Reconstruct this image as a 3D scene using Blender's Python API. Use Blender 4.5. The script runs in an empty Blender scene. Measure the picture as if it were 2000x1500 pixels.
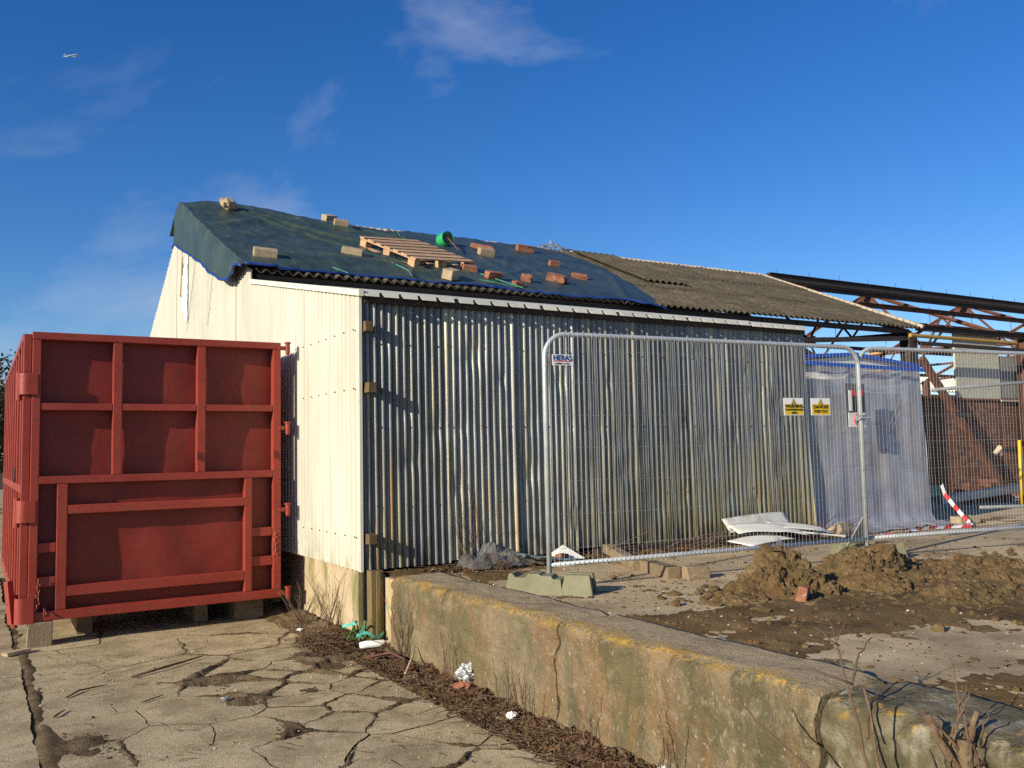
import bpy, bmesh, math, random
from mathutils import Vector, Matrix, noise as mn
R = math.radians
random.seed(7)
SC = bpy.context.scene
COL = SC.collection

# ------------------------------------------------------------------ camera, world, sun, exposure
cam = bpy.data.objects.new('camera', bpy.data.cameras.new('camera'))
COL.objects.link(cam)
FW = Vector((0.51371664, 0.85458157, 0.07606281)); UP = Vector((-0.02163257, -0.07572542, 0.99689402))
RT = FW.cross(UP).normalized(); UP = RT.cross(FW)
M3 = Matrix((RT, UP, -FW)).transposed()
cam.matrix_world = Matrix.Translation((-3.124, -7.956, 1.75)) @ M3.to_4x4()
cam.data.sensor_width = 36.0
cam.data.lens = 36.0 * 1748.05 / 2000.0
cam.data.clip_start = 0.05; cam.data.clip_end = 9000
SC.camera = cam

SUN = Vector((-1.0, -0.24, 0.385)).normalized()
SUN_EL = math.asin(SUN.z); SUN_AZ = math.atan2(SUN.x, SUN.y)
w = bpy.data.worlds.new('World'); SC.world = w; w.use_nodes = True
nt = w.node_tree; nt.nodes.clear()
def wn(t, **k):
    n = nt.nodes.new(t)
    for a, b in k.items(): setattr(n, a, b)
    return n
sky = wn('ShaderNodeTexSky', sky_type='NISHITA', sun_disc=False, sun_elevation=SUN_EL, sun_rotation=SUN_AZ,
         altitude=60, air_density=1.0, dust_density=0.25, ozone_density=4.5)
tc = wn('ShaderNodeTexCoord')
mp = wn('ShaderNodeMapping'); mp.inputs['Scale'].default_value = (1.7, 1.7, 2.6); mp.inputs['Location'].default_value = (4.1, 3.2, 1.4)
n1 = wn('ShaderNodeTexNoise'); n1.inputs['Scale'].default_value = 1.5; n1.inputs['Detail'].default_value = 9; n1.inputs['Roughness'].default_value = .57
n1.inputs['Distortion'].default_value = .5
rp = wn('ShaderNodeMapRange'); rp.inputs['From Min'].default_value = .53; rp.inputs['From Max'].default_value = .76; rp.inputs['To Max'].default_value = .5
mx = wn('ShaderNodeMixRGB'); mx.inputs['Color2'].default_value = (4.2, 4.6, 5.4, 1)
hs = wn('ShaderNodeHueSaturation'); hs.inputs['Saturation'].default_value = 1.25; hs.inputs['Hue'].default_value = .512
bg = wn('ShaderNodeBackground'); bg.inputs['Strength'].default_value = 0.1
wo = wn('ShaderNodeOutputWorld')
L = nt.links.new
L(tc.outputs['Generated'], mp.inputs['Vector']); L(mp.outputs[0], n1.inputs['Vector']); L(n1.outputs['Fac'], rp.inputs['Value'])
L(sky.outputs[0], hs.inputs['Color']); L(hs.outputs[0], mx.inputs['Color1']); L(rp.outputs[0], mx.inputs['Fac']); L(mx.outputs[0], bg.inputs['Color'])
L(bg.outputs[0], wo.inputs[0])
sl = bpy.data.lights.new('sun', 'SUN'); sl.energy = 5.0; sl.angle = R(0.53); sl.color = (1.0, .89, .69)
so = bpy.data.objects.new('sun', sl); COL.objects.link(so)
so.rotation_euler = SUN.to_track_quat('Z', 'Y').to_euler(); so.location = SUN * 60
SC.view_settings.view_transform = 'Standard'; SC.view_settings.look = 'None'
SC.view_settings.exposure = 0.42; SC.view_settings.gamma = 1.0
SC.cycles.use_denoising = False; SC.cycles.max_bounces = 8; SC.cycles.transparent_max_bounces = 16

# ------------------------------------------------------------------ materials
MATS = {}
def mat(name, cols, scale=4.0, rough=.85, bump=.25, bscale=45.0, metal=0.0, rnd=.12, layers=(), spec=.35, aniso=(1, 1, 1), detail=7, coarse=0.0, extra=None):
    """cols: colour stops of a world-space noise; layers: (colour, scale vec, lo, hi, amount[, (z0, z1)]) stains mixed over it."""
    m = bpy.data.materials.new(name); m.use_nodes = True; MATS[name] = m
    t = m.node_tree; N = t.nodes; K = t.links.new
    b = N['Principled BSDF']
    def nd(ty, **k):
        n = N.new(ty)
        for a, v in k.items(): setattr(n, a, v)
        return n
    geo = nd('ShaderNodeNewGeometry')
    def nz(sc, det=7, vec=(1, 1, 1), rg=.6):
        mpn = nd('ShaderNodeMapping'); mpn.inputs['Scale'].default_value = vec
        K(geo.outputs['Position'], mpn.inputs['Vector'])
        n = nd('ShaderNodeTexNoise'); n.inputs['Scale'].default_value = sc; n.inputs['Detail'].default_value = det; n.inputs['Roughness'].default_value = rg
        K(mpn.outputs[0], n.inputs['Vector']); return n
    base = nz(scale, detail, aniso)
    rm = nd('ShaderNodeValToRGB'); el = rm.color_ramp.elements
    while len(el) > 1: el.remove(el[-1])
    for i, c in enumerate(cols):
        p = .28 + .44 * i / max(1, len(cols) - 1)
        e = el[0] if i == 0 else el.new(p)
        e.position = p; e.color = (*c, 1)
    K(base.outputs['Fac'], rm.inputs['Fac'])
    cur = rm.outputs['Color']
    for ly in layers:
        c, vec, lo, hi, amt = ly[:5]
        n = nz(1.0, 6, vec)
        r = nd('ShaderNodeMapRange'); r.inputs['From Min'].default_value = lo; r.inputs['From Max'].default_value = hi; r.inputs['To Max'].default_value = amt
        K(n.outputs['Fac'], r.inputs['Value']); f = r.outputs[0]
        for q, ax in ((5, 'Z'), (6, 'X')):
            if len(ly) <= q: continue
            sx = nd('ShaderNodeSeparateXYZ'); K(geo.outputs['Position'], sx.inputs[0])
            zr = nd('ShaderNodeMapRange'); zr.inputs['From Min'].default_value = ly[q][0]; zr.inputs['From Max'].default_value = ly[q][1]
            K(sx.outputs[ax], zr.inputs['Value'])
            mu = nd('ShaderNodeMath', operation='MULTIPLY'); K(f, mu.inputs[0]); K(zr.outputs[0], mu.inputs[1]); f = mu.outputs[0]
        mxx = nd('ShaderNodeMixRGB'); mxx.inputs['Color2'].default_value = (*c, 1)
        K(f, mxx.inputs['Fac']); K(cur, mxx.inputs['Color1']); cur = mxx.outputs[0]
    if rnd:
        oi = nd('ShaderNodeObjectInfo'); r = nd('ShaderNodeMapRange'); r.inputs['To Min'].default_value = 1 - rnd; r.inputs['To Max'].default_value = 1 + rnd
        K(oi.outputs['Random'], r.inputs['Value'])
        mu = nd('ShaderNodeMixRGB', blend_type='MULTIPLY'); mu.inputs['Fac'].default_value = 1
        K(cur, mu.inputs['Color1']); K(r.outputs[0], mu.inputs['Color2']); cur = mu.outputs[0]
    K(cur, b.inputs['Base Color'])
    b.inputs['Metallic'].default_value = metal; b.inputs['Specular IOR Level'].default_value = spec
    rr = nd('ShaderNodeMapRange'); rr.inputs['To Min'].default_value = max(.05, rough - .15); rr.inputs['To Max'].default_value = min(1, rough + .15)
    K(base.outputs['Fac'], rr.inputs['Value']); K(rr.outputs[0], b.inputs['Roughness'])
    if bump:
        fn = nz(bscale, 5, (1, 1, 1), .65); h = fn.outputs['Fac']
        if coarse:
            cn = nz(bscale / 6.0, 4); ad = nd('ShaderNodeMath', operation='MULTIPLY_ADD'); ad.inputs[1].default_value = coarse
            K(cn.outputs['Fac'], ad.inputs[0]); K(h, ad.inputs[2]); h = ad.outputs[0]
        bp = nd('ShaderNodeBump'); bp.inputs['Strength'].default_value = bump; bp.inputs['Distance'].default_value = .02
        K(h, bp.inputs['Height']); K(bp.outputs[0], b.inputs['Normal'])
    if extra: extra(m, t, b)
    return m

mat('concrete', [(.34, .262, .145), (.47, .376, .222), (.56, .455, .285)], 2.6, .92, .7, 110, rnd=.08, coarse=.5,
    layers=[((.2, .15, .085), (1.6, 1.6, 1.6), .54, .7, .55), ((.6, .52, .38), (34, 34, 34), .55, .66, .6), ((.2, .145, .08), (9, 9, 9), .54, .7, .6), ((.17, .125, .07), (80, 80, 80), .55, .63, .7), ((.5, .42, .3), (1.1, 3.5, 1), .54, .7, .4), ((.2, .145, .08), (2.2, 2.2, 2.2), .5, .6, .45), ((.13, .1, .06), (60, 60, 60), .6, .66, .6), ((.22, .2, .08), (3.1, 3.1, 3.1), .6, .7, .5)])
mat('platform_concrete', [(.31, .225, .12), (.47, .36, .21), (.57, .45, .28)], 1.7, .92, .5, 55, rnd=0, coarse=.5,
    layers=[((.16, .11, .06), (1.1, 1.1, 1.1), .52, .68, .6), ((.5, .44, .36), (7, 18, 7), .6, .7, .5)])
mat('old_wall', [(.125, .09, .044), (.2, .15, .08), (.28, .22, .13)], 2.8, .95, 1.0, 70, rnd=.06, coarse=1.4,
    layers=[((.24, .12, .045), (5, 5, .8), .5, .62, .6), ((.075, .07, .035), (4, 4, 1.0), .5, .64, .8), ((.3, .25, .17), (11, 11, 11), .54, .66, .55),
            ((.5, .43, .33), (55, 55, 30), .6, .68, .7), ((.1, .085, .045), (30, 30, 30), .56, .64, .6), ((.36, .29, .2), (1.2, 1.2, 1.2), .5, .7, .4), ((.115, .11, .045), (1.7, 1.7, 1.7), .52, .62, .6),
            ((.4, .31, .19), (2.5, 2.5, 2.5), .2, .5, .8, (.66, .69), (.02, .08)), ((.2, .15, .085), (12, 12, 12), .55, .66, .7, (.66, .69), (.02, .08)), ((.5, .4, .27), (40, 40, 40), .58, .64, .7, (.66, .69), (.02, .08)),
            ((.42, .25, .04), (9, 4, 9), .5, .6, .75, (.63, .70), (.2, .05)), ((.58, .34, .03), (38, 38, 38), .53, .59, .9, (.655, .70), (.16, .03))])
mat('pale_wall', [(.07, .06, .03), (.15, .125, .07), (.3, .265, .19)], 7.0, .95, 1.0, 60, rnd=.06, coarse=2.0,
    layers=[((.1, .085, .05), (3, 3, 3), .5, .64, .7), ((.5, .3, .03), (10, 10, 10), .54, .62, .9, (.6, .66), (.16, .04)), ((.45, .41, .34), (9, 9, 4), .55, .66, .6), ((.09, .08, .04), (1.6, 1.6, 1.6), .5, .62, .6)])
mat('plinth', [(.36, .28, .17), (.5, .4, .27)], 3, .9, .4, 50, rnd=0, layers=[((.14, .15, .05), (4, 4, 1.5), .5, .64, .8)])
mat('galvanised', [(.125, .13, .13), (.19, .195, .19), (.265, .27, .26)], 5.5, .46, .12, 60, metal=.6, rnd=.2, spec=.4, aniso=(1, 1, .35),
    layers=[((.42, .38, .25), (9, 9, .55), .5, .62, .6), ((.34, .17, .05), (11, 11, .4), .6, .68, .85, (2.5, 1.2)), ((.2, .16, .05), (5, 5, 1.2), .42, .58, .95, (1.75, .75), (1.5, 4.2)),
            ((.33, .28, .12), (10, 10, .8), .47, .6, .8, (1.9, .85), (1.2, 3.8)), ((.34, .29, .17), (8, 8, .7), .5, .6, .6, (2.0, .8)), ((.05, .045, .02), (7, 7, 3), .45, .6, .8, (1.05, .72))])
mat('galvanised_pole', [(.42, .45, .47), (.55, .58, .6)], 9, .42, .05, 80, metal=.3, rnd=.05, layers=[((.4, .25, .12), (14, 14, 5), .63, .7, .6)])
mat('wire', [(.3, .31, .32), (.42, .44, .44)], 20, .5, 0, metal=.4, rnd=0)
mat('white_cladding', [(.48, .47, .395), (.56, .55, .47), (.61, .6, .52)], 1.6, .5, .08, 8, rnd=.04, spec=.4, aniso=(1, 1, .3),
    layers=[((.4, .36, .25), (12, 12, .35), .58, .7, .45), ((.33, .3, .2), (3, 3, 3), .45, .62, .6, (1.0, .68)), ((.48, .47, .34), (7, 7, .5), .56, .72, .4), ((.35, .37, .22), (6, 6, 2), .5, .65, .5, (1.1, .7))])
mat('white_trim', [(.62, .59, .48), (.76, .74, .62)], 6, .5, .08, 40, rnd=.05, layers=[((.3, .27, .2), (8, 8, 8), .62, .74, .6)])
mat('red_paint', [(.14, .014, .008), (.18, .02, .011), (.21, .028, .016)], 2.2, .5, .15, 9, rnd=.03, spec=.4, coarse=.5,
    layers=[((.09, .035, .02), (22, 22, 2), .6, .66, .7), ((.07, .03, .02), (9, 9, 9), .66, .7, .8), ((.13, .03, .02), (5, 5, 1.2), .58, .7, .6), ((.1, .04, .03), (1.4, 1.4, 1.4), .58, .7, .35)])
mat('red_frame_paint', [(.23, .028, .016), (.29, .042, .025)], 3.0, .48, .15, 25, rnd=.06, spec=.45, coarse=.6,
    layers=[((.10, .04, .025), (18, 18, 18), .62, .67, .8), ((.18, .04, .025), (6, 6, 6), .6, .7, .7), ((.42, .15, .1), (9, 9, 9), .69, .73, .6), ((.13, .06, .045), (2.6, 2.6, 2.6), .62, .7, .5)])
def sheen(m, t, b):
    b.inputs['Coat Weight'].default_value = .12; b.inputs['Coat Roughness'].default_value = .35
def tarpx(m, t, b):
    sheen(m, t, b)
    ge = t.nodes.new('ShaderNodeNewGeometry'); mp_ = t.nodes.new('ShaderNodeMapping'); mp_.inputs['Rotation'].default_value = (0, 0, .5)
    t.links.new(ge.outputs['Position'], mp_.inputs['Vector'])
    bn = b.inputs['Normal'].links[0].from_node
    for sc, vec, st in ((2.2, (1, 2.4, 1), .25), (7.0, (1, 2, 1), .12)):
        n = t.nodes.new('ShaderNodeTexNoise'); n.inputs['Scale'].default_value = sc; n.inputs['Detail'].default_value = 3; n.inputs['Distortion'].default_value = 1.6
        mpp = t.nodes.new('ShaderNodeMapping'); mpp.inputs['Scale'].default_value = vec
        t.links.new(mp_.outputs[0], mpp.inputs['Vector']); t.links.new(mpp.outputs[0], n.inputs['Vector'])
        bp = t.nodes.new('ShaderNodeBump'); bp.inputs['Strength'].default_value = st; bp.inputs['Distance'].default_value = .25 / sc
        src = b.inputs['Normal'].links[0].from_socket
        t.links.new(n.outputs['Fac'], bp.inputs['Height']); t.links.new(src, bp.inputs['Normal']); t.links.new(bp.outputs[0], b.inputs['Normal'])
mat('green_tarp', [(.028, .047, .036), (.04, .062, .05), (.06, .082, .07)], 1.6, .42, .12, 90, rnd=0, spec=.3, layers=[((.13, .15, .085), (2.0, 5, 2), .58, .72, .45), ((.022, .034, .034), (3, 3, 3), .54, .68, .5)], extra=tarpx)
mat('blue_tarp', [(.024, .042, .044), (.034, .056, .06), (.048, .072, .076)], 1.4, .42, .12, 90, rnd=0, spec=.3, layers=[((.06, .075, .05), (2, 4, 2), .54, .7, .5)], extra=tarpx)
mat('blue_hem', [(.01, .04, .2), (.016, .06, .28)], 6, .45, .1, 60, rnd=.05)
mat('blue_tape', [(.012, .07, .38), (.02, .1, .5)], 6, .4, .1, 60, rnd=.05)
mat('asbestos', [(.045, .037, .027), (.075, .063, .045), (.125, .105, .076)], 3.2, .95, .7, 60, rnd=.12, coarse=.8,
    layers=[((.06, .052, .028), (2.6, 2.6, 2.6), .5, .64, .7), ((.34, .28, .2), (24, 24, 24), .6, .67, .6), ((.16, .13, .05), (12, 12, 12), .56, .66, .5)])
mat('pale_edge', [(.42, .34, .25), (.55, .46, .35)], 7, .9, .4, 50, rnd=.08, layers=[((.25, .2, .14), (12, 12, 12), .58, .66, .6)])
mat('rusty_steel', [(.08, .036, .025), (.13, .055, .038), (.19, .088, .06)], 4, .8, .4, 60, metal=.1, rnd=.12, layers=[((.07, .045, .04), (3, 3, 3), .55, .68, .6)])
mat('dark_steel', [(.03, .024, .022), (.06, .045, .04)], 5, .75, .3, 50, rnd=.12)
mat('black_board', [(.006, .006, .008), (.014, .013, .013)], 6, .8, .2, 40, rnd=0)
mat('pallet_wood', [(.36, .21, .115), (.46, .29, .17), (.55, .37, .23)], 6, .8, .25, 60, rnd=.16, aniso=(1, 6, 6), layers=[((.25, .16, .1), (3, 20, 20), .56, .68, .5)])
mat('pale_block', [(.27, .205, .125), (.38, .295, .19), (.46, .37, .25)], 9, .9, .4, 60, rnd=.1, layers=[((.3, .24, .15), (8, 8, 8), .56, .66, .5)])
mat('red_brick', [(.2, .078, .045), (.29, .12, .07), (.37, .18, .115)], 8, .9, .5, 60, rnd=.25, layers=[((.45, .35, .26), (14, 14, 14), .6, .68, .7)])
mat('wall_brick', [(.1, .042, .026), (.155, .062, .038), (.21, .095, .06)], 7, .9, .5, 60, rnd=.32, layers=[((.1, .045, .035), (9, 9, 9), .54, .66, .6)])
mat('mortar', [(.36, .29, .2), (.46, .38, .27)], 9, .95, .5, 60, rnd=0)
mat('rough_stone', [(.34, .25, .15), (.46, .36, .24)], 9, .9, .6, 50, rnd=.05)
mat('green_plastic', [(.02, .30, .10), (.03, .38, .14)], 6, .4, .1, 40, rnd=0, spec=.5)
mat('dark_rubber', [(.03, .04, .03), (.05, .06, .045)], 6, .8, .2, 40, rnd=.05)
mat('timber', [(.19, .14, .085), (.28, .21, .13)], 6, .85, .3, 50, rnd=.15, aniso=(2, 2, 8), layers=[((.09, .075, .05), (3, 3, 3), .52, .66, .7)])
mat('stub_timber', [(.1, .065, .03), (.16, .105, .05)], 8, .9, .3, 50, rnd=.1)
mat('post_timber', [(.13, .095, .042), (.2, .15, .068)], 6, .85, .3, 50, rnd=.05, aniso=(10, 10, 1), layers=[((.12, .11, .04), (5, 5, 2), .5, .62, .7)])
mat('foot_block', [(.17, .165, .1), (.25, .24, .155)], 6, .9, .35, 60, rnd=.08, layers=[((.18, .17, .1), (7, 7, 7), .55, .66, .6)])
mat('soil', [(.085, .052, .023), (.155, .1, .046), (.24, .165, .082)], 2.6, 1, 1.0, 55, rnd=0, coarse=1.2, spec=.1,
    layers=[((.055, .042, .02), (1.8, 1.8, 1.8), .54, .66, .65), ((.27, .2, .125), (36, 36, 36), .64, .7, .7), ((.19, .115, .045), (1.0, 1.0, 1.0), .52, .66, .6)])
mat('crack_soil', [(.045, .03, .016), (.085, .06, .032), (.12, .088, .05)], 6, 1, 1.0, 60, rnd=0, coarse=1.2, spec=.1, layers=[((.05, .06, .015), (4, 4, 4), .56, .66, .7), ((.2, .16, .11), (40, 40, 40), .62, .7, .6)])
mat('dirt_film', [(.085, .06, .032), (.14, .10, .058), (.2, .15, .092)], 6, 1, .9, 60, rnd=0, coarse=1.0, spec=.1, layers=[((.06, .045, .022), (2.5, 2.5, 2.5), .55, .66, .6), ((.3, .25, .18), (40, 40, 40), .62, .7, .6)])
mat('mud', [(.08, .05, .02), (.135, .088, .038), (.2, .137, .064)], 5, .95, .9, 45, rnd=.05, coarse=1.2, spec=.25,
    layers=[((.2, .1, .04), (3, 3, 3), .56, .66, .5), ((.06, .045, .025), (6, 6, 6), .54, .64, .7), ((.3, .24, .15), (30, 30, 30), .62, .68, .7)])
mat('leaf_brown', [(.03, .018, .01), (.065, .036, .02), (.15, .085, .046), (.26, .17, .09)], 45, .95, 0, rnd=0, spec=.1)
mat('twig', [(.085, .05, .03), (.15, .095, .06)], 12, .9, 0, rnd=.15)
mat('bark', [(.09, .055, .03), (.16, .105, .06), (.24, .17, .1)], 16, .9, .9, 50, rnd=.1, coarse=1.0)
mat('pale_stick', [(.36, .26, .16), (.46, .36, .24)], 14, .85, .1, 60, rnd=.1)
mat('hedge_leaf', [(.03, .035, .015), (.05, .05, .022)], 2, .9, 0, rnd=0)
mat('white_board', [(.66, .65, .59), (.78, .77, .72)], 6, .55, .15, 40, rnd=.05, layers=[((.4, .38, .32), (6, 6, 6), .62, .72, .5)])
mat('grey_sheet', [(.42, .43, .41), (.55, .56, .53)], 7, .6, .3, 40, rnd=0, layers=[((.25, .24, .19), (5, 5, 5), .52, .66, .6)])
mat('roughcast', [(.45, .44, .36), (.56, .55, .46)], 14, .95, .9, 70, rnd=0, coarse=.5)
mat('grey_board', [(.2, .2, .19), (.28, .28, .26)], 6, .8, .2, 40, rnd=.08)
mat('grey_metal', [(.3, .31, .31), (.42, .43, .43)], 6, .45, .1, 40, metal=.5, rnd=.05)
mat('white_plastic', [(.75, .75, .72), (.82, .82, .8)], 6, .4, .05, 40, rnd=0)
mat('sign_yellow', [(.72, .47, .01), (.78, .53, .015)], 6, .5, 0, rnd=0)
mat('sign_black', [(.015, .015, .015), (.02, .02, .02)], 6, .5, 0, rnd=0)
mat('sign_blue', [(.015, .06, .24), (.02, .08, .3)], 6, .5, 0, rnd=0)
mat('sign_red', [(.55, .03, .03), (.62, .05, .05)], 6, .5, 0, rnd=0)
mat('sign_grey', [(.1, .1, .12), (.14, .14, .16)], 6, .6, 0, rnd=0)
mat('yellow_pole', [(.7, .45, .02), (.78, .52, .03)], 6, .5, .1, 50, rnd=0)
mat('ochre_pipe', [(.38, .22, .04), (.46, .28, .06)], 6, .6, .2, 50, rnd=0)
mat('teal_strap', [(.08, .42, .33), (.12, .52, .42)], 6, .5, .05, 50, rnd=0)
mat('teal_cloth', [(.12, .2, .2), (.2, .3, .3)], 6, .4, .2, 50, rnd=0)
mat('blue_film', [(.025, .06, .22), (.04, .085, .3)], 4, .3, .2, 30, rnd=0)
mat('tape_red', [(.6, .03, .03), (.65, .05, .05)], 6, .5, 0, rnd=0)
mat('silver_foil', [(.4, .41, .42), (.55, .56, .57)], 9, .42, .5, 30, metal=.55, rnd=0)
mat('ply', [(.42, .26, .13), (.5, .33, .18)], 5, .8, .2, 50, rnd=.1, aniso=(6, 6, 1))
mat('warm_post', [(.5, .25, .1), (.58, .32, .14)], 5, .8, .2, 50, rnd=.1)
mat('cable', [(.05, .055, .04), (.08, .08, .06)], 6, .6, 0, rnd=0)
mat('cord_green', [(.05, .22, .16), (.1, .3, .22)], 6, .6, 0, rnd=0)
mat('aluminium_paint', [(.7, .71, .72), (.8, .81, .82)], 3, .4, 0, rnd=0)
def film(name, tint, alpha, rough=.25):
    m = bpy.data.materials.new(name); m.use_nodes = True; MATS[name] = m
    t = m.node_tree; N = t.nodes; K = t.links.new; N.clear()
    out = N.new('ShaderNodeOutputMaterial'); tr = N.new('ShaderNodeBsdfTransparent'); tr.inputs[0].default_value = (*[.6 + .4 * c for c in tint], 1)
    tl = N.new('ShaderNodeBsdfTranslucent'); tl.inputs[0].default_value = (*tint, 1)
    df = N.new('ShaderNodeBsdfDiffuse'); df.inputs[0].default_value = (*tint, 1)
    gl = N.new('ShaderNodeBsdfGlossy'); gl.inputs['Roughness'].default_value = rough
    a = N.new('ShaderNodeMixShader'); a.inputs[0].default_value = .5
    b2 = N.new('ShaderNodeMixShader'); c = N.new('ShaderNodeMixShader')
    fr = N.new('ShaderNodeFresnel'); fr.inputs[0].default_value = 1.45
    ge = N.new('ShaderNodeNewGeometry'); nz = N.new('ShaderNodeTexNoise'); nz.inputs['Scale'].default_value = 2.5; nz.inputs['Detail'].default_value = 6
    K(ge.outputs['Position'], nz.inputs['Vector'])
    mr = N.new('ShaderNodeMapRange'); mr.inputs['From Min'].default_value = .3; mr.inputs['From Max'].default_value = .7; mr.inputs['To Min'].default_value = alpha - .15; mr.inputs['To Max'].default_value = alpha + .15
    K(nz.outputs['Fac'], mr.inputs['Value']); K(mr.outputs[0], b2.inputs[0])
    bp = N.new('ShaderNodeBump'); bp.inputs['Strength'].default_value = .35; bp.inputs['Distance'].default_value = .05; K(nz.outputs['Fac'], bp.inputs['Height'])
    K(bp.outputs[0], gl.inputs['Normal']); K(bp.outputs[0], df.inputs['Normal'])
    K(tl.outputs[0], a.inputs[1]); K(df.outputs[0], a.inputs[2]); K(tr.outputs[0], b2.inputs[1]); K(a.outputs[0], b2.inputs[2])
    K(fr.outputs[0], c.inputs[0]); K(b2.outputs[0], c.inputs[1]); K(gl.outputs[0], c.inputs[2]); K(c.outputs[0], out.inputs[0])
film('polythene', (.72, .74, .82), .7)
film('clear_film', (.8, .8, .76), .3, .15)

# ------------------------------------------------------------------ mesh helpers
def fbm(x, y, z=0.0, o=4): return mn.fractal(Vector((x, y, z)), 1.0, 2.0, o)
def ns(x, y, z=0.0): return mn.noise(Vector((x, y, z)))
def lerp(a, b, t): return a + (b - a) * t
def interp(x, pts):
    if x <= pts[0][0]: return pts[0][1]
    for (a, b), (c, d) in zip(pts, pts[1:]):
        if x <= c: return b + (d - b) * (x - a) / (c - a)
    return pts[-1][1]
class MB:
    def __init__(s): s.v = []; s.f = []
    def add(s, vs, fs):
        o = len(s.v); s.v += [tuple(p) for p in vs]; s.f += [tuple(i + o for i in f) for f in fs]; return s
    def box(s, c, d, rot=None, j=0.0):
        hx, hy, hz = d[0] / 2, d[1] / 2, d[2] / 2; c = Vector(c)
        vs = []
        for z in (-hz, hz):
            for (x, y) in ((-hx, -hy), (hx, -hy), (hx, hy), (-hx, hy)):
                p = Vector((x, y, z))
                if j: p += Vector((random.uniform(-j, j), random.uniform(-j, j), random.uniform(-j, j)))
                if rot: p = rot @ p
                vs.append(p + c)
        return s.add(vs, [(3, 2, 1, 0), (4, 5, 6, 7), (0, 1, 5, 4), (1, 2, 6, 5), (2, 3, 7, 6), (3, 0, 4, 7)])
    def b2(s, x0, x1, y0, y1, z0, z1): return s.box(((x0 + x1) / 2, (y0 + y1) / 2, (z0 + z1) / 2), (x1 - x0, y1 - y0, z1 - z0))
    def tube(s, pts, r, n=8, cap=True):
        pts = [Vector(p) for p in pts]; rs = r if isinstance(r, (list, tuple)) else [r] * len(pts)
        vs = []; fs = []; prev = None
        for i, p in enumerate(pts):
            d = (pts[min(i + 1, len(pts) - 1)] - pts[max(i - 1, 0)]).normalized()
            if prev is None:
                a = d.cross(Vector((0, 0, 1)) if abs(d.z) < .9 else Vector((1, 0, 0))).normalized()
            else:
                a = (prev - d * prev.dot(d)).normalized()
            prev = a; b = d.cross(a)
            for k in range(n):
                t = 2 * math.pi * k / n; vs.append(p + (a * math.cos(t) + b * math.sin(t)) * rs[i])
        for i in range(len(pts) - 1):
            for k in range(n):
                fs.append((i * n + k, i * n + (k + 1) % n, (i + 1) * n + (k + 1) % n, (i + 1) * n + k))
        if cap: fs += [tuple(range(n))[::-1], tuple(range((len(pts) - 1) * n, len(pts) * n))]
        return s.add(vs, fs)
    def bar(s, p0, p1, w, h, up=(0, 0, 1)):
        p0, p1 = Vector(p0), Vector(p1); d = (p1 - p0).normalized(); up = Vector(up)
        a = d.cross(up)
        if a.length < 1e-3: a = d.cross(Vector((1, 0, 0)))
        a.normalize(); b = a.cross(d)
        vs = [p + a * x * w / 2 + b * y * h / 2 for p in (p0, p1) for (x, y) in ((-1, -1), (1, -1), (1, 1), (-1, 1))]
        return s.add(vs, [(0, 1, 2, 3), (7, 6, 5, 4), (0, 4, 5, 1), (1, 5, 6, 2), (2, 6, 7, 3), (3, 7, 4, 0)])
    def angle(s, p0, p1, w, t=.012, up=(0, 0, 1)):
        s.bar(p0, p1, w, t, up); s.bar(p0, p1, t, w * 1.02, up); return s
    def prism(s, poly, ev):
        n = len(poly); ev = Vector(ev); vs = [Vector(p) for p in poly] + [Vector(p) + ev for p in poly]
        return s.add(vs, [tuple(range(n))[::-1], tuple(range(n, 2 * n))] + [(i, (i + 1) % n, n + (i + 1) % n, n + i) for i in range(n)])
    def grid(s, fn, nu, nv):
        vs = [fn(i / nu, j / nv) for j in range(nv + 1) for i in range(nu + 1)]
        return s.add(vs, [(j * (nu + 1) + i, j * (nu + 1) + i + 1, (j + 1) * (nu + 1) + i + 1, (j + 1) * (nu + 1) + i) for j in range(nv) for i in range(nu)])
    def mesh(s, name, off=None, smooth=False):
        me = bpy.data.meshes.new(name)
        vs = s.v if off is None else [(p[0] - off[0], p[1] - off[1], p[2] - off[2]) for p in s.v]
        me.from_pydata(vs, [], s.f)
        bm = bmesh.new(); bm.from_mesh(me); bmesh.ops.recalc_face_normals(bm, faces=bm.faces); bm.to_mesh(me); bm.free()
        if smooth:
            for p in me.polygons: p.use_smooth = True
        return me
    def build(s, name, material, parent=None, smooth=False, solid=0, bevel=0, recalc=True):
        off = rootloc(parent) if parent else None
        me = s.mesh(name, off, smooth); me.materials.append(MATS[material])
        o = bpy.data.objects.new(name, me); COL.objects.link(o)
        if parent: o.parent = parent
        if solid:
            md = o.modifiers.new('solid', 'SOLIDIFY'); md.thickness = solid; md.offset = 0
        if bevel:
            md = o.modifiers.new('bevel', 'BEVEL'); md.width = bevel; md.segments = 2; md.limit_method = 'ANGLE'
        return o
def rootloc(o):
    v = Vector((0, 0, 0))
    while o: v += o.location; o = o.parent
    return v
def tag(o, label, cat, group=None):
    o['label'] = label; o['category'] = cat
    if group: o['group'] = group
    return o
def thing(name, label, cat, loc=(0, 0, 0), group=None):
    o = bpy.data.objects.new(name, None); COL.objects.link(o); o.location = loc; o.empty_display_size = .2
    return tag(o, label, cat, group)
def struct(o): o['kind'] = 'structure'; return o
def stuff(o): o['kind'] = 'stuff'; return o
def inst(name, me, parent, loc, rot=None):
    o = bpy.data.objects.new(name, me); COL.objects.link(o); o.parent = parent
    o.location = Vector(loc) - (rootloc(parent) if parent else Vector((0, 0, 0)))
    if rot: o.rotation_euler = rot
    return o
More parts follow.
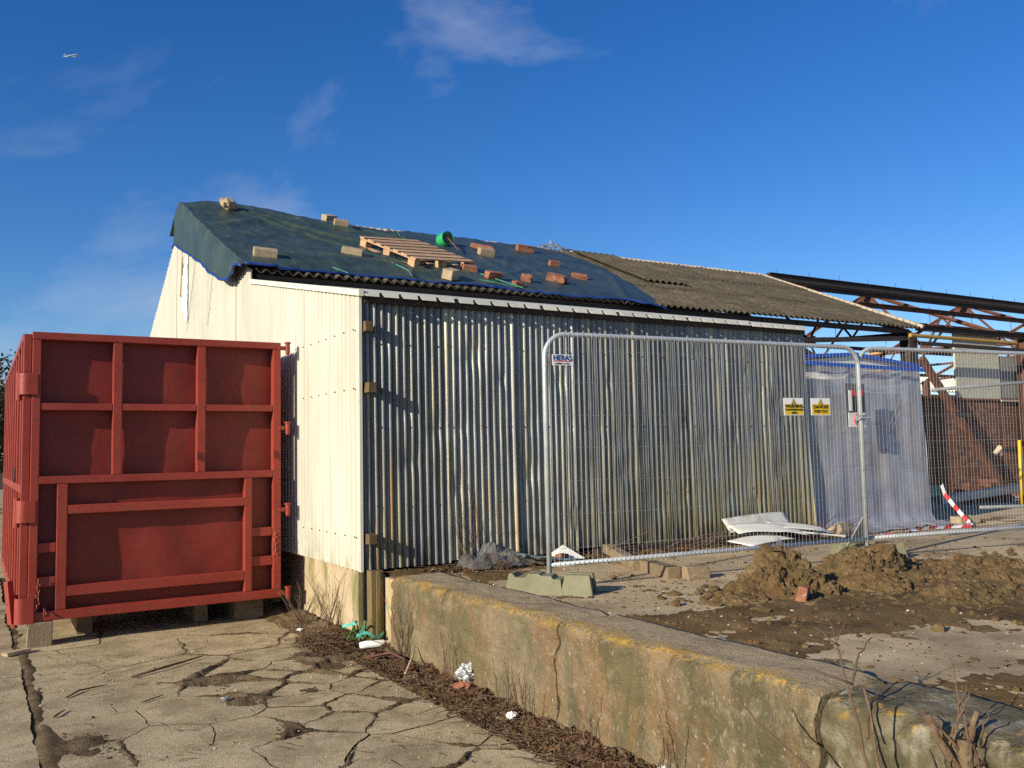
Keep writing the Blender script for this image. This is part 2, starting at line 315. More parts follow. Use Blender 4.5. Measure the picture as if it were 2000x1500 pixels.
def text(name, body, size, M, material, parent, align='CENTER', sx=1.0):
    cu = bpy.data.curves.new(name, 'FONT'); cu.body = body; cu.size = size; cu.align_x = align; cu.align_y = 'CENTER'; cu.extrude = .0006; cu.offset = size * .018
    o = bpy.data.objects.new(name, cu); COL.objects.link(o)
    bpy.context.view_layer.update()
    me = bpy.data.meshes.new_from_object(o.evaluated_get(bpy.context.evaluated_depsgraph_get()))
    bpy.data.objects.remove(o); me.transform(Matrix.Diagonal((sx, 1, 1, 1))); me.transform(M)
    if parent: me.transform(Matrix.Translation(-rootloc(parent)))
    me.materials.clear(); me.materials.append(MATS[material])
    r = bpy.data.objects.new(name, me); COL.objects.link(r); r.parent = parent; return r

# ------------------------------------------------------------------ ground and platform
GZ = .62
def sheet(name, x0, x1, y0, y1, z, m):
    return struct(MB().add([(x0, y0, z), (x1, y0, z), (x1, y1, z), (x0, y1, z)], [(0, 1, 2, 3)]).build(name, m))
ground = sheet('ground', -1500, 1500, -1500, 3000, -.009, 'crack_soil')
yard = sheet('yard_pavement', -60, -.02, 8.0, 60, -.008, 'concrete')
platform = struct(MB().b2(.16, 60, .02, 40, -.05, GZ).b2(.16, 60, -30, .02, -.05, GZ).build('platform', 'platform_concrete'))

# cracked concrete slab, each broken piece a child of the ground
SEEDS = [(-2.233, -.537), (-2.464, -1.416), (-2.05, -1.95), (-1.994, .877), (-2.5, .75), (-.9, .8), (-1.172, -.249),
 (-1.234, -.872), (-.689, .097), (-.783, -.415), (-.784, -.927), (-.44, -.74), (-.978, -1.426), (-1.175, -1.835), (-.62, -1.281), (-.8, -1.82), (-1.324, -2.545),
 (-1.538, -2.014), (-1.6, .1), (-1.669, -1.385), (-1.93, -2.55), (-2.5, -1.95), (-.403, -1.6), (-.6, -2.3), (-.85, -2.95), (-.45, -2.75), (-.5, -3.5),
 (-.35, -.2), (-.25, .5), (-.5, 1.6), (-1.6, 2.2), (-2.4, 2.3), (-1.3, -3.5), (-2.1, -3.4), (-2.5, -2.7), (-.3, -4.6), (-1.4, -4.7), (-2.3, -4.6), (-1.0, 4.2), (-2.2, 4.6), (-1.0, 6.6), (-2.2, 6.8), (-.25, -1.1), (-.2, -3.1), (-1.05, -.62), (-.95, -1.15), (-1.0, -2.12)]
def clip(poly, px, py, nx, ny):
    out = []
    for i in range(len(poly)):
        a = poly[i]; b = poly[(i + 1) % len(poly)]
        da = (a[0] - px) * nx + (a[1] - py) * ny; db = (b[0] - px) * nx + (b[1] - py) * ny
        if da <= 0: out.append(a)
        if (da < 0 < db) or (db < 0 < da):
            t = da / (da - db); out.append((a[0] + (b[0] - a[0]) * t, a[1] + (b[1] - a[1]) * t))
    return out
def warpo(x, y, amp=.035):
    return (amp * 2.6 * ns(x * 1.3, y * 1.3, 3) + amp * ns(x * 6, y * 6, 5) + amp * .6 * ns(x * 17, y * 17, 9),
            amp * 2.6 * ns(x * 1.3, y * 1.3, 13) + amp * ns(x * 6, y * 6, 15) + amp * .6 * ns(x * 17, y * 17, 19))
def piece(poly, gap, z, name='slab_piece', parent=ground, amp=.035):
    pts = []
    for i in range(len(poly)):
        a = poly[i]; b = poly[(i + 1) % len(poly)]; L_ = math.hypot(b[0] - a[0], b[1] - a[1]); n = max(1, int(L_ / .07))
        for k in range(n):
            t = k / n; pts.append((a[0] + (b[0] - a[0]) * t, a[1] + (b[1] - a[1]) * t))
    cx = sum(p[0] for p in pts) / len(pts); cy = sum(p[1] for p in pts) / len(pts)
    ring = []; n = len(pts); wp = [(p[0] + warpo(p[0], p[1], amp)[0], p[1] + warpo(p[0], p[1], amp)[1]) for p in pts]
    for i, p in enumerate(wp):
        a = wp[i - 1]; b = wp[(i + 1) % n]; dx, dy = b[0] - a[0], b[1] - a[1]; l = math.hypot(dx, dy) + 1e-9
        g = gap * (.55 + .9 * abs(ns(p[0] * 4, p[1] * 4, 31))) + .006 * random.random()
        ring.append((p[0] - dy / l * g, p[1] + dx / l * g))
    tx, ty = random.uniform(-.0015, .0015), random.uniform(-.0015, .0015)
    mb = MB(); vs = []
    for k, (sc, dz) in enumerate(((1.0, -.05), (1.0, -.02), (1.0, 0))):
        for (x, y) in ring:
            qx = cx + (x - cx) * sc; qy = cy + (y - cy) * sc
            vs.append((qx, qy, z + dz + (qx - cx) * tx + (qy - cy) * ty))
    fs = [tuple(range(2 * n, 3 * n))]
    for k in (0, 1): fs += [(k * n + i, k * n + (i + 1) % n, (k + 1) * n + (i + 1) % n, (k + 1) * n + i) for i in range(n)]
    mb.add(vs, fs); o = mb.build(name, 'concrete', parent)
    o.data.materials.append(MATS['crack_soil'])
    for p_ in o.data.polygons:
        if len(p_.vertices) == 4: p_.material_index = 1
    return o
for i, s in enumerate(SEEDS):
    poly = [(-2.69, -6.2), (.1, -6.2), (.1, 7.9), (-2.69, 7.9)]
    for j, q in enumerate(SEEDS):
        if i == j: continue
        poly = clip(poly, (s[0] + q[0]) / 2, (s[1] + q[1]) / 2, q[0] - s[0], q[1] - s[1])
        if len(poly) < 3: break
    if len(poly) >= 3:
        big = s[0] < -1.4 or s[1] > .5
        piece(poly, .0015 if big else .006, random.uniform(-.003, .003) - .002)
for k in range(4):
    y0 = -7 + k * 3.8
    piece([(-7.2, y0), (-2.75, y0), (-2.75, y0 + 3.78), (-7.2, y0 + 3.78)], .006, -.002 + .003 * (k % 2), amp=.016)
# drifted soil over cracks and along the foot of the wall
def soil_h(x, y):
    h = -.026 + .016 * fbm(x * 1.3 + 4, y * 1.3, 2)
    if -2.66 < x < .05 and y > -5:
        o = warpo(x, y); qx, qy = x - o[0], y - o[1]; d1 = d2 = 99.0
        for sx_, sy_ in SEEDS:
            d = (qx - sx_) ** 2 + (qy - sy_) ** 2
            if d < d1: d1, d2 = d, d1
            elif d < d2: d2 = d
        e = math.sqrt(d2) - math.sqrt(d1)
        k = .75 + 1.1 * ns(x * 1.1, y * 1.1, 17)
        if x < -1.5: k -= .35
        if e < .25 and k > 0: h += .036 * min(1.2, k) * math.exp(-(e / (.02 + .045 * max(0, k))) ** 2) + .010 * fbm(x * 7, y * 7, 7, 3)
    wl = .22 + .08 * ns(y * 1.5, 4, 2) + (.25 if y > -.4 else 0)
    d = x + wl
    if d > 0: h += .12 * min(1, d / wl) ** .8 * (1 if y > -6 else .6) * (.75 + .3 * fbm(x * 9, y * 9, 1, 3))
    h += .034 * math.exp(-((x + 2.70 + .03 * ns(y * 2, 3)) / .07) ** 2) * (.8 + .6 * ns(y * 1.7, 8))
    for (cx, cy, rx, ry, a) in ((-1.45, -.45, .24, .4, .028), (-1.42, -1.2, .2, .3, .022), (-2.48, -1.7, .18, .5, .032), (-1.35, -2.25, .15, .35, .022), (-.9, -1.25, .12, .3, .02), (-.55, -.35, .25, .5, .03), (-1.7, .2, .35, .12, .015)):
        h += a * math.exp(-((x - cx) / rx) ** 2 - ((y - cy) / ry) ** 2)
    return h
sg = stuff(MB().grid(lambda u, v: (lerp(-2.95, .02, u), lerp(-5.4, 2.6, v), soil_h(lerp(-2.95, .02, u), lerp(-5.4, 2.6, v))), 210, 430).build('drifted_soil', 'dirt_film', smooth=True))
tag(sg, 'dark soil drifted over the cracked concrete and against the low wall', 'soil')
# soil over the platform; concrete shows through where it is thin
def plat_h(x, y):
    h = -.010 + .030 * fbm(x * .55 + 1.3, y * .8 + 2.2, 3) + .012 * fbm(x * 4, y * 4, 9, 4) + .007 * fbm(x * 13, y * 13, 4, 3)
    h += .030 * math.exp(-((x - .75) / .6) ** 2) * (.6 + .6 * ns(y * 1.2, 6)) - .03 * math.exp(-((x - 1.1) / .8) ** 2 - ((y + 2.6) / .35) ** 2)
    h -= .035 * math.exp(-((y + 1.45) / .45) ** 2) * (1 if x > 1.2 else .3)
    h += .028 * math.exp(-((x - 1.9) / 1.5) ** 2 - ((y + 3.9) / .7) ** 2) + .025 * math.exp(-((x - 3.6) / 1.8) ** 2 - ((y + 3.3) / .8) ** 2)
    h -= .035 * math.exp(-((x - 1.0) / .8) ** 2 - ((y + 4.95) / .16) ** 2)
    h -= .04 * math.exp(-((x - 4.2) / .6) ** 2 - ((y + 3.05) / .18) ** 2) + .03 * math.exp(-((x - 1.35) / .5) ** 2 - ((y + 3.0) / .18) ** 2) + .03 * math.exp(-((x - 1.45) / .3) ** 2 - ((y + 3.65) / .12) ** 2)
    h += .035 * math.exp(-((y + .05) / .25) ** 2) * (1 if x < 6 else .3)
    return h
ps = stuff(MB().grid(lambda u, v: (lerp(.2, 10.2, u ** 1.4), lerp(-6.6, 1.0, v), GZ + plat_h(lerp(.2, 10.2, u ** 1.4), lerp(-6.6, 1.0, v))), 260, 230).build('platform_soil', 'soil', smooth=True))
tag(ps, 'brown trodden soil and mud covering most of the raised platform', 'soil')
# pebbles, leaves, twigs
_g = (1 + 5 ** .5) / 2; _n = math.hypot(1, _g)
ICO = [(a / _n, b / _n, c / _n) for a, b, c in ((-1, _g, 0), (1, _g, 0), (-1, -_g, 0), (1, -_g, 0), (0, -1, _g), (0, 1, _g), (0, -1, -_g), (0, 1, -_g), (_g, 0, -1), (_g, 0, 1), (-_g, 0, -1), (-_g, 0, 1))]
ICF = [(0, 11, 5), (0, 5, 1), (0, 1, 7), (0, 7, 10), (0, 10, 11), (1, 5, 9), (5, 11, 4), (11, 10, 2), (10, 7, 6), (7, 1, 8), (3, 9, 4), (3, 4, 2), (3, 2, 6), (3, 6, 8), (3, 8, 9), (4, 9, 5), (2, 4, 11), (6, 2, 10), (8, 6, 7), (9, 8, 1)]
def scatter_stones(name, n, fn, label, material, r0=.006, r1=.02):
    mb = MB()
    for _ in range(n):
        x, y, z = fn(); r = r0 + (r1 - r0) * random.random() ** 3
        q = Matrix.Rotation(random.uniform(0, 6.28), 3, 'Z') @ Matrix.Rotation(random.uniform(-.6, .6), 3, 'X'); e = (random.uniform(.7, 1.3), random.uniform(.6, 1), random.uniform(.35, .75))
        vs = [Vector((x, y, z)) + q @ Vector((a * r * e[0], b * r * e[1], c * r * e[2])) * random.uniform(.75, 1.15) for a, b, c in ICO]
        mb.add(vs, ICF)
    return tag(stuff(mb.build(name, material)), label, 'stones')
def pf():
    x = .3 + 7 * random.random() ** 1.5; y = random.uniform(-6, 0); return x, y, GZ + max(0, plat_h(x, y))
def gf():
    x = random.uniform(-2.7, 0) if random.random() < .4 else -.4 * random.random(); y = random.uniform(-4.8, 1.5); return x, y, max(0, soil_h(x, y))
scatter_stones('platform_gravel', 900, pf, 'small pale stones scattered over the muddy platform', 'pale_edge', .003, .014)
scatter_stones('platform_clods', 1500, pf, 'small brown clods lying about the muddy platform', 'mud', .006, .035)
scatter_stones('yard_gravel', 450, gf, 'small stones lying on the cracked yard', 'pale_edge', .003, .014)
def cf():
    for _ in range(60):
        x = random.uniform(-2.62, -.15); y = random.uniform(-4.6, 1.4); h = soil_h(x, y)
        if h > -.006: return x, y, max(0, h)
    return -.2, -2, .02
scatter_stones('crack_crumbs', 5200, cf, 'dark crumbs of soil and grit gathered along the cracks in the yard', 'crack_soil', .002, .011)
scatter_stones('platform_grit', 3000, pf, 'dark grit and crumbs strewn over the platform', 'crack_soil', .003, .016)
def leaves(name, n, fn, label, s0=.012, s1=.035, material='leaf_brown', cat='leaves'):
    mb = MB()
    for _ in range(n):
        p = Vector(fn()); s = random.uniform(s0, s1); q = Matrix.Rotation(random.uniform(0, 6.28), 3, 'Z') @ Matrix.Rotation(random.gauss(0, .6), 3, 'X') @ Matrix.Rotation(random.gauss(0, .6), 3, 'Y')
        vs = [p + q @ (Vector(v) * s) + Vector((0, 0, .006)) for v in ((-1, 0, .15), (-.2, -.5, 0), (.9, 0, .2), (-.2, .5, 0))]
        mb.add(vs, [(0, 1, 3), (1, 2, 3)])
    return tag(stuff(mb.build(name, material)), label, cat)
def lf():
    y = random.uniform(-5.2, .7); x = -.34 * random.random() ** 1.6 + .02
    if y > -.3: x -= .25 * random.random()
    return x, y, max(0, soil_h(x, y))
leaves('leaf_litter', 15000, lf, 'brown fallen leaves banked along the foot of the low wall', .005, .022)
leaves('yard_leaves', 260, gf, 'stray brown leaves on the cracked concrete yard', .008, .022)
def lf2():
    x = random.uniform(.5, 6); y = random.gauss(-.12, .14); return x, y, GZ + .02
leaves('wall_foot_leaves', 1400, lf2, 'dead brown leaves along the bottom of the corrugated wall')
def twigs(name, n, fn, label, l0, l1, r=.003):
    mb = MB()
    for _ in range(n):
        p = Vector(fn()); a = random.uniform(0, 6.28); l = random.uniform(l0, l1); d = Vector((math.cos(a), math.sin(a), random.uniform(-.05, .15)))
        k = Vector((-d.y, d.x, .2)) * random.uniform(-.15, .15) * l
        mb.tube([p + Vector((0, 0, .008)), p + d * l * .5 + k + Vector((0, 0, .012)), p + d * l + Vector((0, 0, .008))], [r, r * .8, r * .4], 4)
    return tag(stuff(mb.build(name, 'twig')), label, 'twigs')
twigs('fallen_twigs', 420, lf, 'thin dead twigs lying in the leaf litter by the low wall', .08, .4)
def gf2(): return random.uniform(-2.6, -.5), random.uniform(-3.5, 1.2), .0
twigs('yard_twigs', 90, gf2, 'scattered bits of twig on the cracked concrete', .03, .2, .002)
def lf3(): return random.uniform(.6, 6.2), random.gauss(-.2, .15), GZ + .03
twigs('wall_foot_twigs', 160, lf3, 'dead twigs along the bottom of the corrugated wall', .1, .5)

# ------------------------------------------------------------------ retaining wall
rw = thing('retaining_wall', 'low old concrete wall with yellow lichen holding up the platform', 'wall', (0, -3, 0))
def wall_section(y0, y1, mat_, name, x_off=0.0, ztop=.70, rough=1.0, back=.44, tz=0.0, endchip=.04, res=.03):
    n = int(abs(y1 - y0) / res); prof = []
    for k in range(27): prof.append((0.0, lerp(-.05, ztop - .045, k / 26)))
    prof += [(.006, ztop - .025), (.02, ztop - .008), (.045, ztop)]
    for k in range(1, 15): prof.append((.045 + (back - .045) * k / 14, ztop))
    prof.append((back, ztop - .2))
    def fn(u, v):
        j = min(len(prof) - 1, int(round(v * (len(prof) - 1)))); px, pz = prof[j]
        y = lerp(y0, y1, u)
        e = min(u, 1 - u) * abs(y1 - y0); ch = max(0, 1 - e / .07)
        d = rough * (.016 * fbm(y * 1.8, pz * 2.2, 1.5) + .008 * fbm(y * 9, pz * 9, px * 9 + 4, 3) + .012 * max(0, fbm(y * 4, pz * 4, 8) - .25) * 4 * (1 if pz > .5 else .4) + .006 * fbm(y * 22, pz * 22, px * 22, 3))
        x = px + x_off + d + endchip * ch * (.5 + ns(y * 8, pz * 8))
        z = pz + rough * .010 * fbm(y * 2.5, px * 4, 3) * (1 if pz > .4 else 0) - (.03 * max(0, fbm(y * 3.1, 7.7, 2)) * rough if .6 < pz and px < .05 else 0) - endchip * ch * .6 * (pz > .6) + tz * u
        return (x, y + ch * (.01 * ns(pz * 14, px * 9, y0)), z)
    mb = MB().grid(fn, n, len(prof) - 1)
    for yy, uu in ((y0, 0), (y1, 1)):
        ring = [fn(uu, j / (len(prof) - 1)) for j in range(len(prof))] + [(back, yy, -.05)]
        mb.add(ring, [tuple(range(len(ring)))])
    return mb.build(name, mat_, rw, smooth=False)
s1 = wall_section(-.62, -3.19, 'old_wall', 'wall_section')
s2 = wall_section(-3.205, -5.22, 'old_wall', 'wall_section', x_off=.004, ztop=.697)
s3 = wall_section(-5.25, -8.5, 'pale_wall', 'wall_section', x_off=.012, ztop=.688, rough=1.7, back=.5, tz=-.03, endchip=.035, res=.014)
s3['label'] = 'pale broken end section of the wall'
for o in (s1, s2, s3):
    for p in o.data.polygons: p.use_smooth = True
stuff(MB().grid(lambda u, v: (lerp(.08, .52, v), lerp(-3.9, -6.6, u), GZ + .05 + .06 * fbm(u * 9, v * 3, 2) - .05 * (1 - v)), 60, 12).build('broken_edge', 'pale_wall', rw, smooth=True))

# ------------------------------------------------------------------ shed
shed = thing('shed', 'corrugated metal shed with white gable end, lean-to front and tarpaulined roof', 'shed', (0, 0, 0))
ZB, ZT, LX = .70, 3.263, 6.07
YE, ZE, YR, ZR = 3.847, 4.263, 8.35, 6.2
SL = (ZR - ZE) / (YR - YE)
def roofz(y): return ZE + (y - YE) * SL if y <= YR else ZR - (y - YR) * .54
# front wall: corrugated sheets
SX = [.0, .845, 1.62, 2.40, 3.24, 4.04, 4.70, 5.30, LX - .05]
for i in range(8):
    x0, x1 = SX[i], SX[i + 1] + .05
    rs = random.Random(i + 3)
    tilt = rs.uniform(-.012, .012); yo = -.006 * (i % 2); dents = [(rs.uniform(x0, x1), rs.uniform(1.0, 2.9), rs.uniform(.05, .12), rs.uniform(.008, .022)) for _ in range(5)]
    zb = ZB + rs.uniform(-.02, .02); last = i == 7
    def fn(u, v, x0=x0, x1=x1, tilt=tilt, yo=yo, dents=dents, zb=zb, i=i, last=last):
        z = lerp(zb, ZT + .04, v); x = lerp(x0, x1, u)
        y = yo + .0165 * math.cos((x - .03) / .0762 * 2 * math.pi) * (1 if i < 3 else (.68 + .5 * ns(x * 4, z * .5, i)))
        y += .012 * ns(x * 1.1, z * .8, i) * (1 if i > 2 else .4)
        for dx, dz, r_, a in dents: y += a * math.exp(-((x - dx) ** 2 + (z - dz) ** 2) / r_ ** 2)
        lowf = max(0, 1 - (z - ZB) / .9)
        y -= lowf ** 2 * (.05 * abs(ns(x * 1.7, 2.2, 9)) if i > 2 else .012)
        if last: y -= .06 * max(0, (u - .7) / .3) ** 2 * max(0, 1 - (z - ZB) / 1.5); x += .01 * max(0, 1 - (z - ZB) / 1.6) * u
        if u > .93 : y -= .010 * (u - .93) / .07
        return (x + tilt * (z - 2) * .6, y - .003 * (z < 2), z)
    nper = int((x1 - x0) / .0762 * 8)
    sh = MB().grid(fn, nper, 26).build('corrugated_sheet', 'galvanised', shed, smooth=True)
    for zz in (2.83, 2.03, 1.27):
        for k in range(3):
            xx = lerp(x0, x1, .12 + .38 * k) ; xx = round((xx - .03 - .0381) / .0762) * .0762 + .03 + .0381
            MB().tube([(xx, -.012, zz), (xx, -.024, zz)], .009, 6).build('bolt', 'rusty_steel', sh)
# upper strip seen behind the gap at the far end, and solid dark backing so the sheets do not leak light
MB().b2(.05, LX - .1, .10, .14, .2, 3.3).build('back_board', 'black_board', shed)
# gable: cream trapezoidal cladding panels
def gable_top(y):
    if y < 3.83: return lerp(3.27, 4.07, y / 3.83)
    return min(roofz(y) - .03, 6.12)
seams = [-.02, .982, 1.914, 2.84, 3.834, 4.62, 5.70, 6.74, 7.85, 8.9, 9.95, 11.0, 12.1]
def rib(y):
    t = (y / .115) % 1.0
    return -.022 if t < .42 else (-.022 * (1 - (t - .42) / .1) if t < .52 else (0 if t < .9 else -.022 * (t - .9) / .1))
for i in range(len(seams) - 1):
    y0, y1 = seams[i], seams[i + 1]
    ys = []
    k = math.floor(y0 / .115) - 1
    while k * .115 < y1:
        for t in (0, .42, .52, .9):
            yy = (k + t) * .115
            if y0 < yy < y1: ys.append(yy)
        k += 1
    ys = [y0 + .004] + ys + [y1 - .008]
    mb = MB(); n = len(ys); zb = ZB - .03 + random.uniform(-.008, .008); vs = []
    for j in range(5):
        for yy in ys:
            yt = max(.0, yy); zz = lerp(zb, gable_top(yt), j / 4)
            vs.append((rib(yy) - .012 + .004 * ns(yy * 1.3, zz * 1.1, 2) - .003 * (i % 2), yy, zz))
    mb.add(vs, [(j * n + q, j * n + q + 1, (j + 1) * n + q + 1, (j + 1) * n + q) for j in range(4) for q in range(n - 1)])
    pn = mb.build('cladding_panel', 'white_cladding', shed)
    if i < 2:
        for zz in (2.95, 2.385, .985):
            for q in range(4):
                yy = y0 + .12 + q * .26
                MB().tube([(-.036, yy, zz), (-.044, yy, zz)], .008, 6).build('screw', 'dark_steel', pn)
MB().b2(-.034, -.004, -.03, -.018, ZB - .03, 3.27).build('corner_trim', 'white_trim', shed)
tr = MB(); tr.prism([(-.06, -.1, 3.245), (-.06, 3.83, 4.045), (-.06, 3.83, 4.105), (-.06, -.1, 3.305)], (.05, 0, 0)); tr.build('verge_trim', 'white_trim', shed)
# gable inner backing (keeps the shed dark inside)
MB().prism([(.03, .15, .78), (.03, 12.1, .78), (.03, 12.1, 4.1), (.03, 8.35, 6.0), (.03, 3.9, 4.1), (.03, .15, 3.25)], (.04, 0, 0)).build('gable_backing', 'black_board', shed)
# lean-to roof sheets with trapezoidal profile
for k in range(6):
    xa = -.02 + k * 1.02; xb = min(xa + 1.015, LX + .12)
    zo = random.uniform(-.004, .004) - k * .002
    poly = [(xa, 0, 0), (xb, 0, 0)]; low = []
    p = xa
    while p < xb - .02:
        e = min(p + .2, xb); low += [(p + .006, -.022), (p + .03, -.075), (e - .045, -.075), (e - .021, -.022)]; p += .2
    prof = [(xa, .0)] + [(xb, .0), (xb, -.022)] + low[::-1] + [(xa, -.022)]
    mb = MB(); y0, y1 = -.13 + random.uniform(-.01, .01), 3.84; z0, z1 = 3.32 + zo, 4.12 + zo
    mb.prism([(x, y0 + (z + .075) * 1.3, z0 + z) for x, z in prof], (0, y1 - y0, z1 - z0)); mb.build('roof_sheet', 'white_cladding', shed)
MB().b2(.02, LX, -.05, -.028, 3.20, 3.25).build('eave_shade_strip', 'dark_steel', shed)  # dark strip standing in for the roof shadow below the sheet ends
# clerestory strip above the lean-to and the open end
MB().b2(.05, 8.2, 3.93, 3.98, 3.4, 4.285).build('clerestory_board', 'black_board', shed)
MB().b2(8.22, 8.9, 3.95, 3.99, 4.02, 4.22).build('clerestory_offcut', 'grey_board', shed)
MB().b2(.06, 13.9, 3.9, 4.02, 4.10, 4.19).build('eave_rail', 'dark_steel', shed)
MB().b2(LX - .06, LX - .02, .15, 3.9, .5, 3.3).build('lean_to_end_wall', 'black_board', shed)
MB().b2(.1, 8.2, 12.0, 12.08, .2, 4.0).build('back_wall', 'black_board', shed)
# main roof: corrugated cement sheets
slen = math.hypot(YR - YE, ZR - ZE); sa = math.atan2(ZR - ZE, YR - YE)
def cem_mesh(length, nc=7):
    mb = MB(); wdt = nc * .146
    mb.grid(lambda u, v: (u * wdt, v * length, .026 * math.cos(u * nc * 2 * math.pi)), nc * 8, 3)
    me = mb.mesh('roofing_sheet', None, True); me.materials.append(MATS['asbestos']); return me
CEM = cem_mesh(1.78)
for r in range(3):
    for c in range(14):
        s0 = r * 1.6 - .06; x = .02 + c * 1.015
        o = inst('roofing_sheet', CEM, shed, (x, YE + s0 * math.cos(sa), ZE + s0 * math.sin(sa) - .03 + .012 * r + random.uniform(-.003, .006)), (sa, random.uniform(-.003, .003), random.uniform(-.004, .004)))
        md = o.modifiers.new('solid', 'SOLIDIFY'); md.thickness = .012
o = inst('slipped_sheet', CEM, shed, (8.15, YE + 1.95 * math.cos(sa), ZE + 1.95 * math.sin(sa) + .05), (sa + .012, 0, .012)); o['label'] = 'slipped roofing sheet lying over the others'
o.scale = (1.1, 1.5, 1); md = o.modifiers.new('solid', 'SOLIDIFY'); md.thickness = .012
for c in range(14):
    x = .02 + c * 1.015
    mb = MB(); mb.grid(lambda u, v: (x + u * 1.03, YR + (v - .5) * .34, ZR + .03 - abs(v - .5) * .34 * (SL if v < .5 else .54) + .016 * math.cos(u * 7 * 2 * math.pi) * (1 if v < .3 or v > .7 else .5) + .02 * ns(c, u * 3, v * 4)), 56, 4)
    mb.build('ridge_cap', 'pale_edge', shed, smooth=True, solid=.012)
mb = MB(); n = 30
for k in range(n):
    t0, t1 = k / n, (k + 1) / n; y0, y1 = lerp(YE - .06, YR, t0), lerp(YE - .06, YR, t1 - .003)
    mb.bar((14.225, y0, roofz(y0) + .012 + .01 * ns(k, 1)), (14.225, y1, roofz(y1) + .012 + .01 * ns(k + 1, 1)), .06 + .02 * ns(k, 5), .07)
mb.build('verge_capping', 'pale_edge', shed)
MB().prism([(.02, YR, ZR - .06), (.02, 12.4, roofz(12.4) - .06), (.02, 12.4, roofz(12.4)), (.02, YR, ZR)], (7.9, 0, 0)).build('rear_roof_slope', 'asbestos', shed)
# plinth, corner post, wall battens
MB().b2(.05, .16, .25, 3.9, -.05, ZB + .02).build('plinth', 'plinth', shed)
MB().b2(.05, .16, 3.92, 12, -.05, ZB + .02).build('plinth', 'plinth', shed)
MB().box((.085, -.09, .31), (.115, .12, .75), j=.006).build('corner_post', 'post_timber', shed)
MB().box((.085, -.155, .31), (.035, .018, .75), j=.004).build('post_batten', 'post_timber', shed)
for zz, dx in ((2.965, .0), (2.385, .03), (.975, .02)):
    MB().box((.05 + dx * .3, -.06, zz), (.075, .13 if zz < 2.9 else .06, .09), j=.006).build('timber_stub', 'stub_timber', shed)
# gable odds and ends: silver tape patch, rust streak, hanging cables
mb = MB(); pz = [(5.42, .10), (5.3, .18), (5.0, .2), (4.75, .24), (4.4, .2), (4.12, .3), (4.0, .12)]
for q in range(3):
    mb.grid(lambda u, v: (-.045 - .012 * abs(ns(u * 5 + q, v * 9)), 8.0 + .14 * q + .2 * (u - .5) * (1 + .4 * ns(v * 6, q)), lerp(5.25 - .14 * q, 4.1 + .12 * q, v)), 8, 26)
mb.build('foil_patch', 'white_plastic', shed, smooth=False)
mb = MB(); random.seed(5)
for y0, z0, z1, dy in ((8.42, 5.35, 4.6, -.25), (7.2, 5.05, 3.9, .7), (6.0, 4.6, 3.8, .3)):
    pts = [(-.05, y0 + dy * t + .09 * ns(t * 3, y0), lerp(z0, z1, t)) for t in [k / 8 for k in range(9)]]
    mb.tube(pts, .0028, 5)
mb.build('cable', 'cable', shed, smooth=True)
MB().tube([(-.05, 8.36, 5.3), (-.05, 8.42, 4.9), (-.05, 8.5, 4.62)], .012, 6).build('cable', 'ochre_pipe', shed)

# ------------------------------------------------------------------ tarpaulins
def roofn(): return Vector((0, -math.sin(sa), math.cos(sa)))
FOLDS = [((.5, 8.0), (3.6, 5.2), .06, .05), ((.7, 7.7), (2.8, 4.5), .045, .04), ((1.6, 7.9), (3.6, 6.9), .05, .10), ((2.6, 8.0), (4.2, 6.2), .06, .11), ((.25, 6.5), (1.2, 7.3), .06, .13), ((4.6, 5.0), (5.8, 7.0), .025, .08), ((4.3, 4.6), (5.5, 5.6), .035, .07),
         ((5.2, 4.3), (5.6, 6.2), .03, .07), ((6.3, 3.9), (7.1, 5.3), .04, .08), ((4.4, 4.3), (4.9, 6.8), .03, .07), ((0.2, 4.6), (1.4, 4.4), .05, .12), ((1.2, 5.0), (3.2, 4.3), .04, .08), ((2.4, 6.0), (3.6, 5.0), .03, .06), ((.9, 6.6), (2.6, 6.0), .035, .07)]
def tarp_off(x, y):
    h = .045 + .024 * fbm(x * .7, y * .7, 6, 2) + .004 * fbm(x * 3.0, y * 2.2, 2, 2) + .016 * (1 - abs(ns(x * 1.6 + y * .9, y * .8 - x * .35, 4))) ** 5 + .01 * (1 - abs(ns(x * 2.9 - y * 1.1, y * 1.3, 8))) ** 6
    for a, b, amp, wd in FOLDS:
        ax, ay = a; bx, by = b; dx, dy = bx - ax, by - ay; t = ((x - ax) * dx + (y - ay) * dy) / (dx * dx + dy * dy); tt = min(1, max(0, t))
        d = math.hypot(x - ax - dx * tt, y - ay - dy * tt); h += amp * math.exp(-(d / wd) ** 2) * (1 - .5 * abs(2 * tt - 1))
    for fx, fy, am in ((.27, .33, .013), (-.5, .9, .01)):
        q = ns(x * 1.1 + fx * y * 2.2, y * 1.25 + fy * x, 21 + am * 100); h += am * max(0, 1 - abs(q) * 9) ** 1.4
    q = ns(x * 2.3 + y, y * 2.6 - x * .6, 33); h += .004 * max(0, 1 - abs(q) * 7) ** 1.4
    rb = interp(x, [(0, .05), (.5, .14), (1.2, .14), (2.0, .07), (2.8, .03), (3.7, -.02), (4.2, .03), (5, .02), (9, 0)])
    h += rb * math.exp(-((y - 8.35) / 1.1) ** 2)
    return max(.012, h)
def tz(x, y):
    p = roofz(y)
    if abs(y - YR) < .35: p -= .04 * (1 - abs(y - YR) / .35)
    return p + tarp_off(x, y)
def ylow(x): return interp(x, [(0, 3.78), (.25, 3.74), (.6, 3.84), (1.4, 3.9), (3.0, 3.88), (4.2, 3.84), (4.6, 3.76), (5.6, 3.74), (6.2, 3.8), (6.6, 3.66), (7.2, 3.7)]) + .02 * ns(x * 5, 2)
